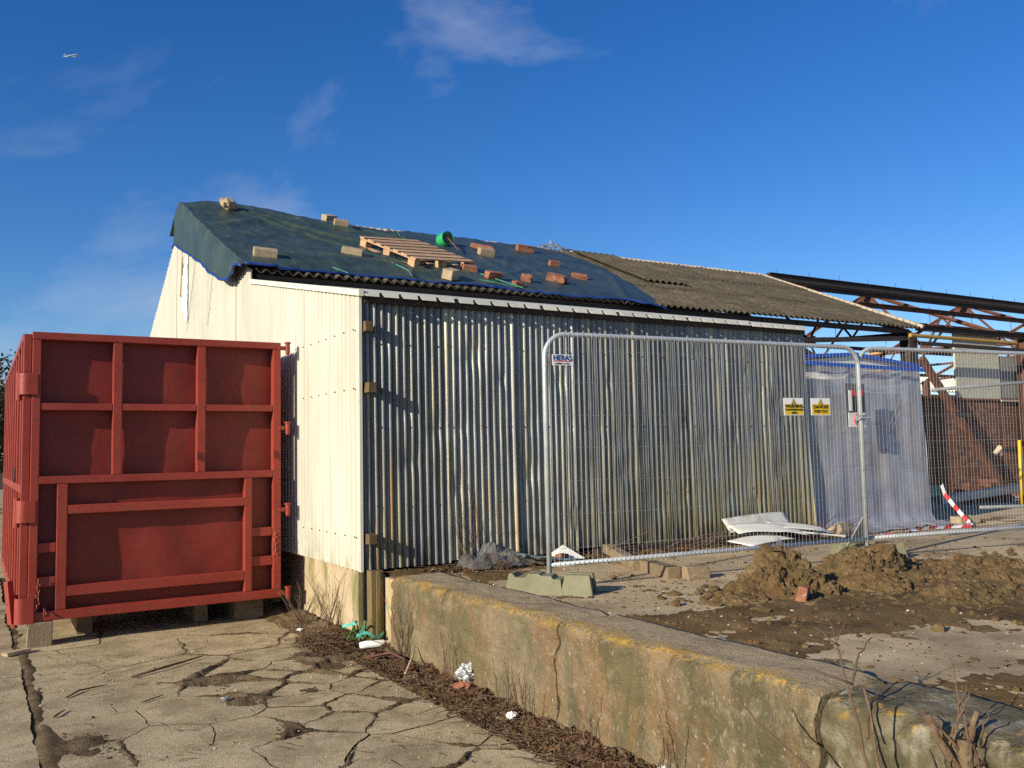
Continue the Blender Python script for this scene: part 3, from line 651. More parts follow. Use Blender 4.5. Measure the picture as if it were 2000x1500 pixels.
def xright(y): return interp(y, [(3.5, 7.0), (3.9, 7.12), (4.78, 7.32), (6.48, 7.9), (7.65, 8.0), (8.27, 7.7), (9, 7.6)])
green_t = thing('tarpaulin', 'dark green tarpaulin hanging over the white gable end of the shed roof', 'tarpaulin', (1.5, 6, 5.4))
def gt(u, v):
    y = None; x = -.12 + u * 4.0
    yl = ylow(x); y = lerp(yl, 9.2, v)
    x += .12 * ns(y * .8, 3) * u
    return (x, y, tz(max(0, x), y) + .012 - (.05 * max(0, 1 - v * 12) if x > .3 else 0))
MB().grid(gt, 190, 230).build('cover', 'green_tarp', green_t, smooth=True)
def dropl(y): return interp(y, [(3.6, .02), (4.0, .06), (4.55, .42), (5.08, .52), (6.78, .62), (8.0, .78), (8.6, .75), (9.2, .4)])
def gd(u, v):
    y = lerp(ylow(-.12), 8.47, u); d = dropl(y) * v
    top = tz(0, y) + .012
    x = -.12 - .05 * math.sin(min(1, v * 2.2) * math.pi / 2) - .035 * ns(y * 2.2, v * 1.2, 5) * v - .03 * (1 - abs(ns(y * 1.7, v * .8, 9))) ** 4 * v
    return (x, y, top - d - .006 * (v > 0))
MB().grid(gd, 200, 34).build('hanging_flap', 'green_tarp', green_t, smooth=True)
def hem(fn, name, parent, n, r=.022):
    MB().tube([fn(k / n) for k in range(n + 1)], r, 6).build(name, 'blue_hem', parent, smooth=True)
hem(lambda t: (lambda p: (p[0] - .004, p[1], p[2]))(gd(t, 1)), 'hem', green_t, 70, .019)
hem(lambda t: gt(t, 0), 'hem', green_t, 70, .019)
blue_t = thing('tarpaulin', 'dark blue tarpaulin held down by bricks on the middle of the roof', 'tarpaulin', (5.5, 6, 5.4))
def bt(u, v):
    yy = lerp(3.6, 9.0, v); x = lerp(3.62, xright(yy), u); y = lerp(ylow(x), 9.0, v)
    sag = -.06 * max(0, (u - .86) / .14) * max(0, 1 - v * 5)
    return (x, y, tz(x, y) + sag - .03 * max(0, 1 - v * 12) - .035 * max(0, (u - .95) / .05))
MB().grid(bt, 180, 210).build('cover', 'blue_tarp', blue_t, smooth=True)
hem(lambda t: bt(t, 0), 'hem', blue_t, 60, .017)
# cords tied along the lower hems
for pts in ([(1.15, 4.0), (1.2, 3.86), (1.3, 3.8)], [(2.35, 4.7), (2.4, 4.2), (2.32, 3.9)], [(3.5, 4.0), (3.7, 3.9), (4.1, 3.86)], [(3.8, 4.5), (4.0, 4.1), (4.2, 3.85)]):
    MB().tube([(x, y - .02, tz(x, y) + .02 - .25 * max(0, 3.9 - y)) for x, y in pts], .008, 5).build('cord', 'cord_green', green_t)
MB().tube([(x, y, tz(x, y) + .018) for x, y in [(4.05 - .1 * k, 8.4 - .3 * k) for k in range(9)]], .006, 5).build('cord', 'cord_green', blue_t)
def scrap(u, v): return (7.45 + u * .75, 8.3 + .3 * (v - .5), ZR + .02 + v * .3 * math.sin(u * math.pi) * (.6 + .6 * ns(u * 5, v * 4)) + .06 * ns(u * 9, v * 8))
tag(MB().grid(scrap, 22, 12).build('plastic_scrap', 'clear_film', smooth=False), 'torn clear plastic scrap standing up on the roof ridge', 'plastic')

# ------------------------------------------------------------------ weights on the roof
def on_roof(x, y, ang, dims, lift=0.0):
    q = Matrix.Rotation(sa, 3, 'X') @ Matrix.Rotation(ang, 3, 'Z')
    c = Vector((x, y, tz(x, y))) + roofn() * (dims[2] / 2 - .012 + lift)
    return q, c
def rblock(name, label, cat, x, y, ang, dims, material, group=None, j=.006, broken=0.0, seed=0):
    dims = tuple(d * .9 for d in dims); q, c = on_roof(x, y, R(ang), dims); random.seed(seed + 11)
    bm = bmesh.new(); bmesh.ops.create_cube(bm, size=1.0)
    if broken:
        bmesh.ops.subdivide_edges(bm, edges=bm.edges[:], cuts=3, use_grid_fill=True)
        for v in bm.verts:
            p = v.co.copy(); k = broken * (1 if p.x > .2 else .35)
            v.co += Vector((ns(p.x * 3 + seed, p.y * 3, p.z * 3), ns(p.y * 3, p.z * 3 + seed, 4), ns(p.z * 3, p.x * 3, seed + 8) * .8)) * k
            if p.x > .3: v.co.x -= broken * abs(ns(p.y * 2.5, p.z * 2.5, seed + 3)) * 1.5
    else:
        for v in bm.verts: v.co += Vector((random.uniform(-j, j), random.uniform(-j, j), random.uniform(-j, j)))
        bmesh.ops.bevel(bm, geom=bm.edges[:], offset=.03, segments=1, affect='EDGES')
    me = bpy.data.meshes.new(name)
    bm.transform(Matrix.Diagonal((*dims, 1))); bm.to_mesh(me); bm.free(); me.materials.append(MATS[material])
    o = bpy.data.objects.new(name, me); COL.objects.link(o); o.matrix_world = Matrix.Translation(c) @ q.to_4x4()
    return tag(o, label, cat, group)
GB = 'pale blocks holding down the tarpaulin'; GK = 'bricks holding down the tarpaulin'
bm = bmesh.new(); bmesh.ops.create_icosphere(bm, subdivisions=3, radius=1)
for v in bm.verts:
    p = v.co.copy(); d = mn.voronoi(p * 1.3)[0]; v.co = p * (.75 + .3 * (d[1] - d[0]) + .18 * fbm(p.x * 2, p.y * 2, p.z * 2)); v.co.z *= .8
me = bpy.data.meshes.new('stone_lump'); bm.to_mesh(me); bm.free(); me.materials.append(MATS['rough_stone'])
o = bpy.data.objects.new('stone_lump', me); COL.objects.link(o); o.location = (.58, 7.62, tz(.58, 7.62) + .1); o.scale = (.2, .16, .16); o.rotation_euler = (sa, .2, .5)
tag(o, 'rough rounded stone lump on the green tarpaulin near the gable ridge', 'stone')
rblock('concrete_block', 'pale block on the ridge of the green tarpaulin, highest on the roof', 'block', 2.6, 8.25, 20, (.28, .18, .15), 'pale_block', GB, seed=3)
rblock('concrete_block', 'pale block just below the ridge block on the green tarpaulin', 'block', 2.58, 7.55, -12, (.29, .18, .17), 'pale_block', GB, seed=4)
rblock('concrete_block', 'pale block at the lower left corner of the green tarpaulin', 'block', .30, 4.36, -10, (.36, .2, .13), 'pale_block', GB, seed=5)
rblock('concrete_block', 'pale block touching the left end of the wooden pallet', 'block', 1.9, 5.2, -25, (.36, .2, .13), 'pale_block', GB, seed=6)
rblock('concrete_block', 'pale block below the right corner of the pallet at the eave', 'block', 3.05, 4.08, 35, (.27, .2, .17), 'pale_block', GB, seed=7)
rblock('concrete_block', 'pale block on the blue tarpaulin in front of a broken brick, right of the drum', 'block', 5.0, 6.42, -8, (.33, .19, .16), 'pale_block', GB, seed=8)
rblock('brick', 'whole brown brick beside the eave block under the pallet corner', 'brick', 3.72, 4.72, -10, (.27, .14, .13), 'red_brick', GK, broken=.1, seed=9)
rblock('brick', 'broken brick lump behind the pale block on the blue tarpaulin', 'brick', 5.25, 7.05, -28, (.46, .13, .11), 'red_brick', GK, broken=.28, seed=10)
rblock('brick', 'cluster of mortared bricks nearest the ridge on the blue tarpaulin', 'brick', 6.5, 7.4, -14, (.44, .18, .15), 'red_brick', GK, broken=.2, seed=12)
rblock('brick', 'clean red brick lying alone in the middle of the blue tarpaulin', 'brick', 6.35, 6.15, -12, (.23, .12, .11), 'red_brick', GK, seed=13)
rblock('brick', 'large broken brick lump at the eave, left end of the lower row', 'brick', 3.95, 4.3, 5, (.34, .15, .14), 'red_brick', GK, broken=.3, seed=14)
rblock('brick', 'half brick leaning in the middle of the lower row on the blue tarpaulin', 'brick', 4.6, 4.38, -30, (.2, .13, .14), 'red_brick', GK, broken=.2, seed=15)
rblock('brick', 'smallest broken brick bit at the eave hem of the blue tarpaulin', 'brick', 4.2, 4.0, 10, (.18, .12, .1), 'red_brick', GK, broken=.35, seed=16)
rblock('brick', 'long crumbling brick lump in the lower row of the blue tarpaulin', 'brick', 5.3, 4.52, -38, (.36, .15, .14), 'red_brick', GK, broken=.3, seed=17)
rblock('brick', 'split brick farthest right in the lower row of the blue tarpaulin', 'brick', 6.2, 5.1, -22, (.34, .12, .11), 'red_brick', GK, broken=.2, seed=18)
# pallet
pal = thing('wooden_pallet', 'pale wooden pallet lying on the green tarpaulin', 'pallet', (3.15, 5.85, 5.2))
ctr = Vector((3.08, 5.42, roofz(5.42))) + roofn() * .15
qx = Matrix.Rotation(sa + .01, 3, 'X') @ Matrix.Rotation(R(13), 3, 'Z')
def pb(nm, cx, cy, cz, dx, dy, dz): MB().box(ctr + qx @ Vector((cx, cy, cz)), (dx, dy, dz), qx, j=.003).build(nm, 'pallet_wood', pal)
PL, PW = 1.2, 1.55
for k in range(7): pb('deck_board', random.uniform(-.01, .01), -PW / 2 + .05 + k * (PW - .1) / 6, .06, PL, .135 + .03 * (k % 2), .022)
for sx_ in (-1, 0, 1):
    pb('stringer_board', sx_ * (PL / 2 - .055), 0, .036, .1, PW, .022)
    for sy_ in (-1, 0, 1): pb('block', sx_ * (PL / 2 - .06), sy_ * (PW / 2 - .09), -.03, .11, .17, .1)
    pb('bottom_board', sx_ * (PL / 2 - .06), 0, -.09, .1, PW, .02)
# green drum on a rod
dr = thing('cable_drum', 'green plastic drum with a rusty rod standing by the ridge on the blue tarpaulin', 'drum', (4.5, 7.3, 5.9))
dc = Vector((4.45, 7.0, tz(4.45, 7.0) + .12)); ax = Vector((.15, -.98, .05)).normalized()
MB().tube([dc - ax * .13, dc - ax * .10, dc + ax * .04, dc + ax * .08], [.125, .135, .135, .12], 22).build('drum', 'green_plastic', dr, bevel=.006)
MB().tube([dc + ax * .078, dc + ax * .095], [.1, .09], 20).build('recess', 'dark_rubber', dr)
for rr in (.18,): MB().tube([dc + ax * .055, dc + ax * .1], [.136, .136], 22, False).build('rim', 'green_plastic', dr)
MB().tube([dc + ax * .1, Vector((4.3, 6.15, tz(4.3, 6.15) + .05))], .015, 8).build('rod', 'rusty_steel', dr)

# ------------------------------------------------------------------ steel frame without its roof
fr = thing('steel_skeleton', 'rusty steel roof frame stripped of its sheeting, right of the shed', 'steel frame', (18, 3.85, GZ))
def truss(X, part):
    e = Vector((X, 3.9, 4.1)); a = Vector((X, 8.35, 6.02)); f = Vector((X, 12.8, 4.1))
    n1_ = Vector((X, 6.6, 4.25)); n2_ = Vector((X, 10.1, 4.25)); m1 = (e + a) / 2; m2 = (a + f) / 2
    q1 = e.lerp(a, .25); q3 = e.lerp(a, .75); b1 = e.lerp(n1_, .55); b2_ = f.lerp(n2_, .55)
    for p, q, w_ in ((e, a, .11), (a, f, .11), (e, n1_, .08), (n1_, n2_, .07), (n2_, f, .08), (a, n1_, .07), (a, n2_, .07), (m1, n1_, .06), (m2, n2_, .06), (m1, b1, .05), (q1, b1, .05), (m2, b2_, .05)):
        MB().angle(p, q, w_, .014, (1, 0, 0)).build(part, 'rusty_steel', fr)
    MB().box(a + Vector((0, 0, -.12)), (.03, .5, .34)).build('gusset_plate', 'rusty_steel', fr)
    MB().box(n1_, (.03, .34, .22)).build('gusset_plate', 'rusty_steel', fr); MB().box(n2_, (.03, .34, .22)).build('gusset_plate', 'rusty_steel', fr)
for X in (9.4, 13.95, 18.45, 23.0, 27.5): truss(X, 'truss_member')
for y, z, h in ((8.12, 6.13, .18), (8.62, 6.13, .18), (7.0, 5.64, .10), (5.5, 5.0, .10), (4.0, 4.26, .12), (9.7, 5.55, .10), (11.2, 4.9, .10), (12.7, 4.3, .10)):
    x0 = 14.3 if y < 8.5 else 8.0
    MB().b2(x0, 34, y - .035, y + .035, z - h / 2, z + h / 2).b2(x0, 34, y - .09, y + .09, z + h / 2 - .012, z + h / 2).build('purlin', 'dark_steel' if y in (8.12, 4.0, 7.0) else 'rusty_steel', fr)
for X in (13.85, 18.2, 23.0, 27.5):
    MB().b2(X - .13, X + .13, 3.78, 3.80, GZ, 4.1).b2(X - .13, X + .13, 4.0, 4.02, GZ, 4.1).b2(X - .012, X + .012, 3.8, 4.0, GZ, 4.1).build('column', 'rusty_steel' if X > 14 else 'dark_steel', fr)
    MB().b2(X - .1, X + .1, 12.7, 12.9, GZ, 4.1).build('column', 'rusty_steel', fr)
MB().bar((14.0, 3.72, 3.55), (16.6, 3.6, GZ - .02), .12, .13, (0, 1, 0)).build('raking_strut', 'rusty_steel', fr)
MB().bar((13.7, 3.9, 3.98), (10.2, 3.9, 3.78), .09, .09, (0, 1, 0)).build('brace', 'dark_steel', fr)
MB().bar((9.5, 3.92, 4.15), (10.4, 3.92, 3.72), .08, .08, (0, 1, 0)).bar((10.4, 3.92, 3.72), (11.0, 3.92, 3.45), .08, .08, (0, 1, 0)).bar((10.4, 3.92, 3.74), (10.5, 3.92, 4.15), .08, .08, (0, 1, 0)).build('brace', 'dark_steel', fr)
MB().bar((14.0, 3.74, 3.88), (20, 3.74, 3.88), .07, .09, (0, 1, 0)).build('tie_rail', 'dark_steel', fr)
MB().bar((14.0, 12.6, 3.4), (34, 12.6, 3.55), .07, .1, (0, 1, 0)).bar((14.0, 12.6, 2.75), (34, 12.6, 3.3), .07, .1, (0, 1, 0)).build('rear_rail', 'rusty_steel', fr)
MB().tube([(13.6, 3.68, 4.02), (17.5, 3.68, 4.03)], .04, 10).build('ochre_pipe', 'ochre_pipe', fr)
MB().b2(8.9, 9.1, 3.95, 4.1, 3.3, 3.55).build('timber_packer', 'timber', fr)
mb = MB()
for k in range(16):
    x = 14.6 + k * 1.2; mb.tube([(x, 8.12, 6.2), (x + .03, 8.1, 6.36)], .008, 4)
for k in range(8): mb.tube([(14.9 + k * 1.9, 6.6, 4.3), (14.9 + k * 1.9, 6.62, 5.4)], .008, 4)
mb.build('hook_bolt', 'dark_steel', fr)

# ------------------------------------------------------------------ brick wall with board above
bw = thing('brick_wall', 'old red brick wall behind the raking steel strut', 'wall', (17, 4.1, GZ))
BX0, BX1, ROWS = 12.6, 24.0, 28
MB().b2(BX0, BX1, 4.1025, 4.30, GZ - .05, GZ + ROWS * .075).build('mortar', 'mortar', bw)
bme = MB().box((0, 0, 0), (.215, .1, .065)).mesh('brick'); bme.materials.append(MATS['wall_brick'])
rest = MB(); rb_ = random.Random(4); cand = []
for r in range(ROWS):
    x = BX0 + (.1125 if r % 2 else 0)
    while x < BX1 - .2:
        cand.append((x + .1125, 4.15 - .002 * rb_.random() * 2, GZ + .04 + r * .075)); x += .225
def vis(c): return abs(c[0] - 16.4) + abs(c[2] - 1.7) * .6
cand.sort(key=vis)
for k, c in enumerate(cand):
    if k < 300: inst('brick', bme, bw, c, (0, rb_.uniform(-.01, .01), rb_.uniform(-.012, .012)))
    else: rest.box(c, (.215, .1, .065))
stuff(rest.build('brickwork', 'wall_brick', bw))
MB().b2(15.75, 17.45, 4.08, 4.13, 2.74, 4.35).build('roughcast_board', 'roughcast', bw)
MB().b2(17.47, 18.6, 4.1, 4.14, 2.78, 3.75).build('grey_board', 'grey_board', bw)
MB().b2(17.4, 18.6, 4.03, 4.13, 2.70, 2.735).build('ledge', 'pale_edge', bw)
MB().b2(12.62, 24, 4.06, 4.34, GZ + ROWS * .075, GZ + ROWS * .075 + .04).build('coping', 'wall_brick', bw)

# far low building and vent seen through the frame
fs_ = thing('far_shed', 'low far building with a white corrugated roof edge behind the steel frame', 'building', (44, 24, 0))
MB().b2(38, 70, 24, 34, 0, 4.6).build('wall', 'wall_brick', fs_)
MB().grid(lambda u, v: (lerp(37.5, 70.5, u), 23.4 + 6 * v, 4.75 + 1.6 * v + .06 * math.cos(u * 110 * 2 * math.pi)), 880, 1).build('roof', 'white_trim', fs_, solid=.03)
vt = thing('roof_vent', 'small capped roof vent just right of the fence joint', 'vent', (41, 24.9, 5.0))
MB().tube([(41, 24.9, 4.8), (41, 24.9, 7.05)], .42, 14).build('pipe', 'warm_post', vt); MB().tube([(41, 24.9, 7.1), (41, 24.9, 7.3)], [.75, .5], 14).build('cap', 'teal_cloth', vt)
rubble = MB(); rr_ = random.Random(9)
for k in range(90):
    x = rr_.uniform(12.4, 19.5); y = rr_.uniform(1.6, 3.6); s = rr_.uniform(.05, .22)
    rubble.box((x, y, GZ + rr_.uniform(.0, .28) * (1 - abs(y - 3) / 2)), (s * 1.6, s, s * .7), Matrix.Rotation(rr_.uniform(0, 3), 3, 'Z') @ Matrix.Rotation(rr_.gauss(0, .4), 3, 'X'), j=.02)
tag(stuff(rubble.build('rubble', 'wall_brick')), 'heap of dark broken rubble at the foot of the brick wall', 'rubble')

# ------------------------------------------------------------------ polythene enclosure
en = thing('polythene_enclosure', 'translucent polythene enclosure edged with blue tape beside the shed', 'enclosure', (7.2, .6, GZ))
EX0, EX1 = 6.04, 8.5
def front(u, v):
    x = lerp(EX0, EX1 + .12 * (1 - v), u); t = 1 - v
    zt = 2.80 + .02 * math.sin(u * math.pi)
    y = .02 + .03 * ns(x * 2.2, v * 3, 2) + .018 * ns(x * 7, v * 1.2, 4)
    fl = max(0, (t - .82) / .18)
    y -= fl ** 1.5 * (.45 + .25 * ns(x * 2, 3)) * (1 if u > .1 else .3)
    z = lerp(zt, GZ + .02, min(1, t / .88)) if t < .88 else GZ + .02 + .07 * abs(ns(x * 4, t * 20, 1))
    return (x, y, z)
MB().grid(front, 60, 60).build('front_sheet', 'polythene', en, smooth=True)
MB().grid(lambda u, v: (EX1 + .12 * (1 - v) + .03 * ns(u * 4, v * 3), .02 + u * 1.6, lerp(GZ, 2.8, v)), 14, 20).build('side_sheet', 'polythene', en, smooth=True)
XP = 7.08
MB().add([(EX0, .03, 2.86), (XP, .03, 2.96), (EX1, .03, 2.83), (EX1, .03, 2.80), (EX0, .03, 2.83)], [(0, 1, 2, 3, 4)]).build('gable_sheet', 'white_board', en)
def band(p, q, h, nm='blue_tape', y=0.0):
    MB().add([(p[0], y, p[1]), (q[0], y, q[1]), (q[0], y, q[1] + h), (p[0], y, p[1] + h)], [(0, 1, 2, 3)]).build(nm, 'blue_tape', en, solid=.006)
band((EX0, 2.89), (XP, 2.955), .05); band((XP, 2.955), (EX1 + .01, 2.83), .055); band((EX0, 2.80), (EX1 + .01, 2.775), .05, y=-.06)
for x0, x1, z0, z1 in ((EX0, XP, 2.94, 3.0), (XP, EX1, 3.0, 2.88)):
    MB().add([(x0, .02, z0), (x1, .02, z1), (x1, 1.6, z1), (x0, 1.6, z0)], [(0, 1, 2, 3)]).build('roof_sheet', 'polythene', en)
for x, m_ in ((EX0 + .04, 'ply'), (EX1 - .05, 'pallet_wood')):
    MB().b2(x - .03, x + .03, .09, .15, GZ, 2.8).build('post', m_, en)
MB().b2(EX1 - .5, EX1 - .12, .5, .54, GZ + .4, 2.1).build('door_leaf', 'warm_post', en)
MB().b2(EX0, EX1, 1.58, 1.62, GZ, 2.8).build('dark_backdrop', 'sign_grey', en)  # dark panel added behind the polythene so the interior looks unlit
for z in (1.9, 1.45): MB().b2(EX0 + .05, EX1 - .1, .14, .16, z, z + .035).build('blue_rail', 'blue_film', en)
MB().grid(lambda u, v: (lerp(EX0 + .05, EX1 - .15, u), .12 + .3 * v + .06 * ns(u * 6, v * 4), GZ + .04 + .62 * v ** .7 * (.8 + .3 * ns(u * 4, 3)) ), 30, 12).build('blue_sheeting', 'blue_film', en, smooth=True)
MB().b2(6.15, 6.27, .1, .14, 1.95, 2.02).build('orange_label', 'warm_post', en)
pn = thing('notice_board', 'dark grey notice board with red heading fixed to the polythene enclosure', 'notice', (6.9, -.02, 2.3))
MB().b2(6.62, 7.0, -.195, -.185, 2.0, 2.56).build('board', 'sign_grey', pn)
MB().b2(6.66, 6.95, -.205, -.199, 2.2, 2.47).build('notice_sheet', 'sign_black', pn); MB().b2(6.74, 6.95, -.212, -.208, 2.4, 2.47).build('red_heading', 'sign_red', pn); MB().b2(6.66, 6.715, -.212, -.208, 2.2, 2.47).build('white_strip', 'white_plastic', pn)
MB().b2(6.65, 6.98, -.205, -.199, 1.99, 2.175).build('lower_sheet', 'white_plastic', pn)
cc = Vector((6.83, -.213, 2.083)); MB().tube([cc + Vector((.075 * math.cos(t), 0, .075 * math.sin(t))) for t in [k * 2 * math.pi / 20 for k in range(21)]], .009, 5).tube([cc + Vector((-.053, 0, .053)), cc + Vector((.053, 0, -.053))], .008, 5).build('prohibition_ring', 'sign_red', pn)
MB().box(cc + Vector((0, .002, -.005)), (.04, .002, .08)).box(cc + Vector((0, .002, .045)), (.022, .002, .022)).build('pictogram', 'sign_black', pn)

# ------------------------------------------------------------------ mesh fence
def fence_panel(A_, B_, label, zb=.80, zt=2.725):
    A_, B_ = Vector((*A_, 0)), Vector((*B_, 0)); u = (B_ - A_).normalized(); Lp = (B_ - A_).length
    t = thing('mesh_fence', label, 'fence', (A_.x, A_.y, zb - .05), 'temporary mesh fence panels')
    P_ = lambda s, z: A_ + u * s + Vector((0, 0, z))
    rc = .2; pts = [P_(.02, zb - .06), P_(.02, zt - rc)]
    for k in range(1, 8): a = k / 8 * math.pi / 2; pts.append(P_(.02 + rc - rc * math.cos(a), zt - rc + rc * math.sin(a)))
    pts.append(P_(.02 + rc, zt)); pts.append(P_(Lp - .02 - rc, zt))
    for k in range(1, 8): a = k / 8 * math.pi / 2; pts.append(P_(Lp - .02 - rc + rc * math.sin(a), zt - rc + rc * math.cos(a)))
    pts += [P_(Lp - .02, zt - rc), P_(Lp - .02, zb - .06)]
    MB().tube(pts, .021, 12).build('tube_frame', 'galvanised_pole', t, smooth=True)
    MB().tube([P_(.03, zb + .03), P_(Lp - .03, zb + .03)], .019, 12).build('bottom_rail', 'galvanised_pole', t, smooth=True)
    mb = MB(); nvec = Vector((-u.y, u.x, 0)); rw_ = random.Random(len(label)); nw = 78
    for k in range(nw):
        s = .06 + (Lp - .12) * k / (nw - 1); d = min(s - .02, Lp - .02 - s); ztop = zt + .018 if d > rc else zt - rc + math.sqrt(max(0, rc * rc - (rc - d) ** 2)) + .018
        j = rw_.uniform(-.004, .004); o_ = nvec * -.021
        mb.tube([P_(s, zb + .01) + o_, P_(s + j, lerp(zb, zt, .5)) + o_ * (1 + rw_.uniform(-.4, .4)), P_(s, ztop) + o_], .0013, 4)
    for k in range(7):
        z = zb + .16 + k * .272
        mb.tube([P_(.02, z) + nvec * -.018] + [P_(Lp * q / 8, z + rw_.uniform(-.004, .004)) + nvec * -.018 for q in range(1, 8)] + [P_(Lp - .02, z) + nvec * -.018], .0013, 4)
    stuff(mb.build('wire_mesh', 'wire', t))
    return t, u, nvec, P_
FA, FB, FC = (.885, -1.782), (4.455, -2.105), (8.0, -2.62)
f1, fu, fnv, FP = fence_panel(FA, FB, 'round-topped mesh fence panel in front of the corrugated wall')
f2, fu2, fnv2, FP2 = fence_panel((FB[0] + .0, FB[1] + .045), FC, 'round-topped mesh fence panel at right, before the brick wall')
cl = thing('fence_clip', 'steel clip coupling the two fence panels', 'clip', (4.49, -2.11, 2.0))
MB().box((4.45, -2.09, 2.02), (.1, .05, .05)).build('bracket', 'grey_metal', cl); MB().tube([(4.38, -2.135, 2.02), (4.53, -2.15, 2.02)], .01, 6).build('bolt', 'galvanised_pole', cl)
st = thing('fence_stay', 'grey steel plate stay at the foot of the fence joint', 'stay', (4.5, -2.05, GZ))
MB().add([(4.46, -2.06, 1.05), (4.52, -2.06, 1.05), (4.72, -1.9, GZ + .04), (4.30, -1.9, GZ + .04)], [(0, 1, 2, 3)]).build('plate', 'grey_metal', st, solid=.01)
def foot(c, ang, label, z0=GZ - .01):
    t = thing('ballast_block', label, 'ballast block', (c[0], c[1], z0), 'moulded feet of the mesh fence')
    q = Matrix.Rotation(ang, 3, 'Z'); o_ = Vector((c[0], c[1], z0))
    def pr(prof, wb, wt, nm):
        mb = MB(); vs = []
        for sgn in (-1, 1):
            for (x, z) in prof: vs.append(o_ + q @ Vector((x, sgn * lerp(wb, wt, z / .17), z)))
        n = len(prof); mb.add(vs, [tuple(range(n)), tuple(range(n, 2 * n))[::-1]] + [(i, (i + 1) % n, n + (i + 1) % n, n + i) for i in range(n)])
        mb.build(nm, 'foot_block', t, bevel=.006)
    pr([(-.36, 0), (.12, 0), (.10, .13), (.04, .13), (.02, .155), (-.06, .155), (-.08, .17), (-.17, .17), (-.19, .14), (-.27, .14), (-.30, .17), (-.33, .17)], .125, .085, 'body')
    for sgn in (-1, 1):
        mb = MB(); vs = [(.10, 0), (.36, 0), (.33, .165), (.13, .165)]
        mb.prism([o_ + q @ Vector((x, sgn * .12 - (sgn * .03 if z else 0), z)) for x, z in vs], q @ Vector((0, -sgn * .055, 0))); mb.build('leg', 'foot_block', t, bevel=.005)
    MB().box(o_ + q @ Vector((.235, 0, .085)), (.17, .13, .05), q).build('crossbar', 'foot_block', t, bevel=.004)
    return t
foot((.87, -1.86), R(-47), 'mossy grey fence foot at the left post, on the low wall')
foot((4.55, -2.02), R(-24), 'greenish fence foot under the panel joint, half hidden by mud')
# signs on the fence
def plate(name, label, cat, s0, s1, z0, z1, material='white_plastic'):
    t = thing(name, label, cat, FP(s0, z0) - fnv * .03)
    o_ = -fnv * .03
    MB().add([FP(s0, z0) + o_, FP(s1, z0) + o_, FP(s1, z1) + o_, FP(s0, z1) + o_], [(0, 1, 2, 3)]).build('plate', material, t, solid=.004)
    Mx = lambda s, z, dy=.036: Matrix.Translation(FP(s, z) - fnv * dy) @ Matrix((fu, Vector((0, 0, 1)), -fnv)).transposed().to_4x4()
    return t, Mx
def warn(s0, label, l1, l2, l3=None):
    t, Mx = plate('warning_sign', label, 'sign', s0, s0 + .245, 2.045, 2.21)
    o_ = -fnv * .0335; MB().add([FP(s0 + .012, 2.053) + o_, FP(s0 + .233, 2.053) + o_, FP(s0 + .233, 2.152) + o_, FP(s0 + .012, 2.152) + o_], [(0, 1, 2, 3)]).build('yellow_field', 'sign_yellow', t)
    o_ = -fnv * .0345; c_ = s0 + .1225
    MB().add([FP(c_ - .032, 2.15) + o_, FP(c_ + .032, 2.15) + o_, FP(c_, 2.205) + o_], [(0, 1, 2)]).build('triangle', 'sign_black', t)
    o_ = -fnv * .0355; MB().add([FP(c_ - .022, 2.156) + o_, FP(c_ + .022, 2.156) + o_, FP(c_, 2.195) + o_], [(0, 1, 2)]).build('triangle_field', 'sign_yellow', t)
    text('lettering', '!', .036, Mx(c_, 2.171, .0362), 'sign_black', t)
    if l3:
        text('lettering', l1, .043, Mx(c_, 2.131), 'sign_black', t, sx=1.06); text('lettering', l2, .027, Mx(c_, 2.098), 'sign_black', t, sx=1.05); text('lettering', l3, .027, Mx(c_, 2.069), 'sign_black', t, sx=1.05)
    else:
        text('lettering', l1, .046, Mx(c_, 2.126), 'sign_black', t, sx=1.06); text('lettering', l2, .036, Mx(c_, 2.083), 'sign_black', t, sx=1.05)
warn(2.545, 'yellow and white WARNING CONTAMINATED AREA sign wired to the fence', 'WARNING', 'CONTAMINATED', 'AREA')
warn(2.885, 'yellow and white DANGER KEEP OUT sign wired to the fence', 'DANGER', 'KEEP OUT')
t, Mx = plate('maker_plate', 'white HERAS plate with blue lettering at the fence corner', 'sign', .075, .275, 2.462, 2.552)
text('lettering', 'HERAS', .062, Mx(.17, 2.523), 'sign_blue', t, sx=.98); text('lettering', 'tel 0800 111 9527', .019, Mx(.165, 2.477), 'sign_black', t, sx=1.0)
o_ = -fnv * .0345; MB().add([FP(.085, 2.494) + o_, FP(.262, 2.494) + o_, FP(.262, 2.5) + o_, FP(.085, 2.5) + o_], [(0, 1, 2, 3)]).build('rule_line', 'sign_red', t)

# ------------------------------------------------------------------ red container
co = thing('red_container', 'red steel waste container standing on blocks beside the white gable', 'container', (-1.45, 4.8, .22))
CY = 1.8; CXL, CXR = -2.66, -.235; CZ0, CZ1 = .235, 3.01
def cb(nm, x0, x1, y0, y1, z0, z1, m='red_frame_paint', bev=.006, parent=co): return MB().b2(x0, x1, y0, y1, z0, z1).build(nm, m, parent, bevel=bev)
def sk(x): return .012 * (x - CXL)     # the end frame leans up slightly to the right
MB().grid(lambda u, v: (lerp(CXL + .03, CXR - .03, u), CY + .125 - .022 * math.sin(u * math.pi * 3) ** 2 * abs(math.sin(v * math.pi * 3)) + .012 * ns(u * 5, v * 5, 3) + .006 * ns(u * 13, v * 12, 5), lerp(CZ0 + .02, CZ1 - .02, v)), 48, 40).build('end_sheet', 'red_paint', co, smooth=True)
fd = CY + .10
cb('top_rail', CXL - .002, CXR, CY, fd, 2.94, 3.012); cb('bottom_rail', CXL - .002, CXR, CY, fd, CZ0, CZ0 + .09)
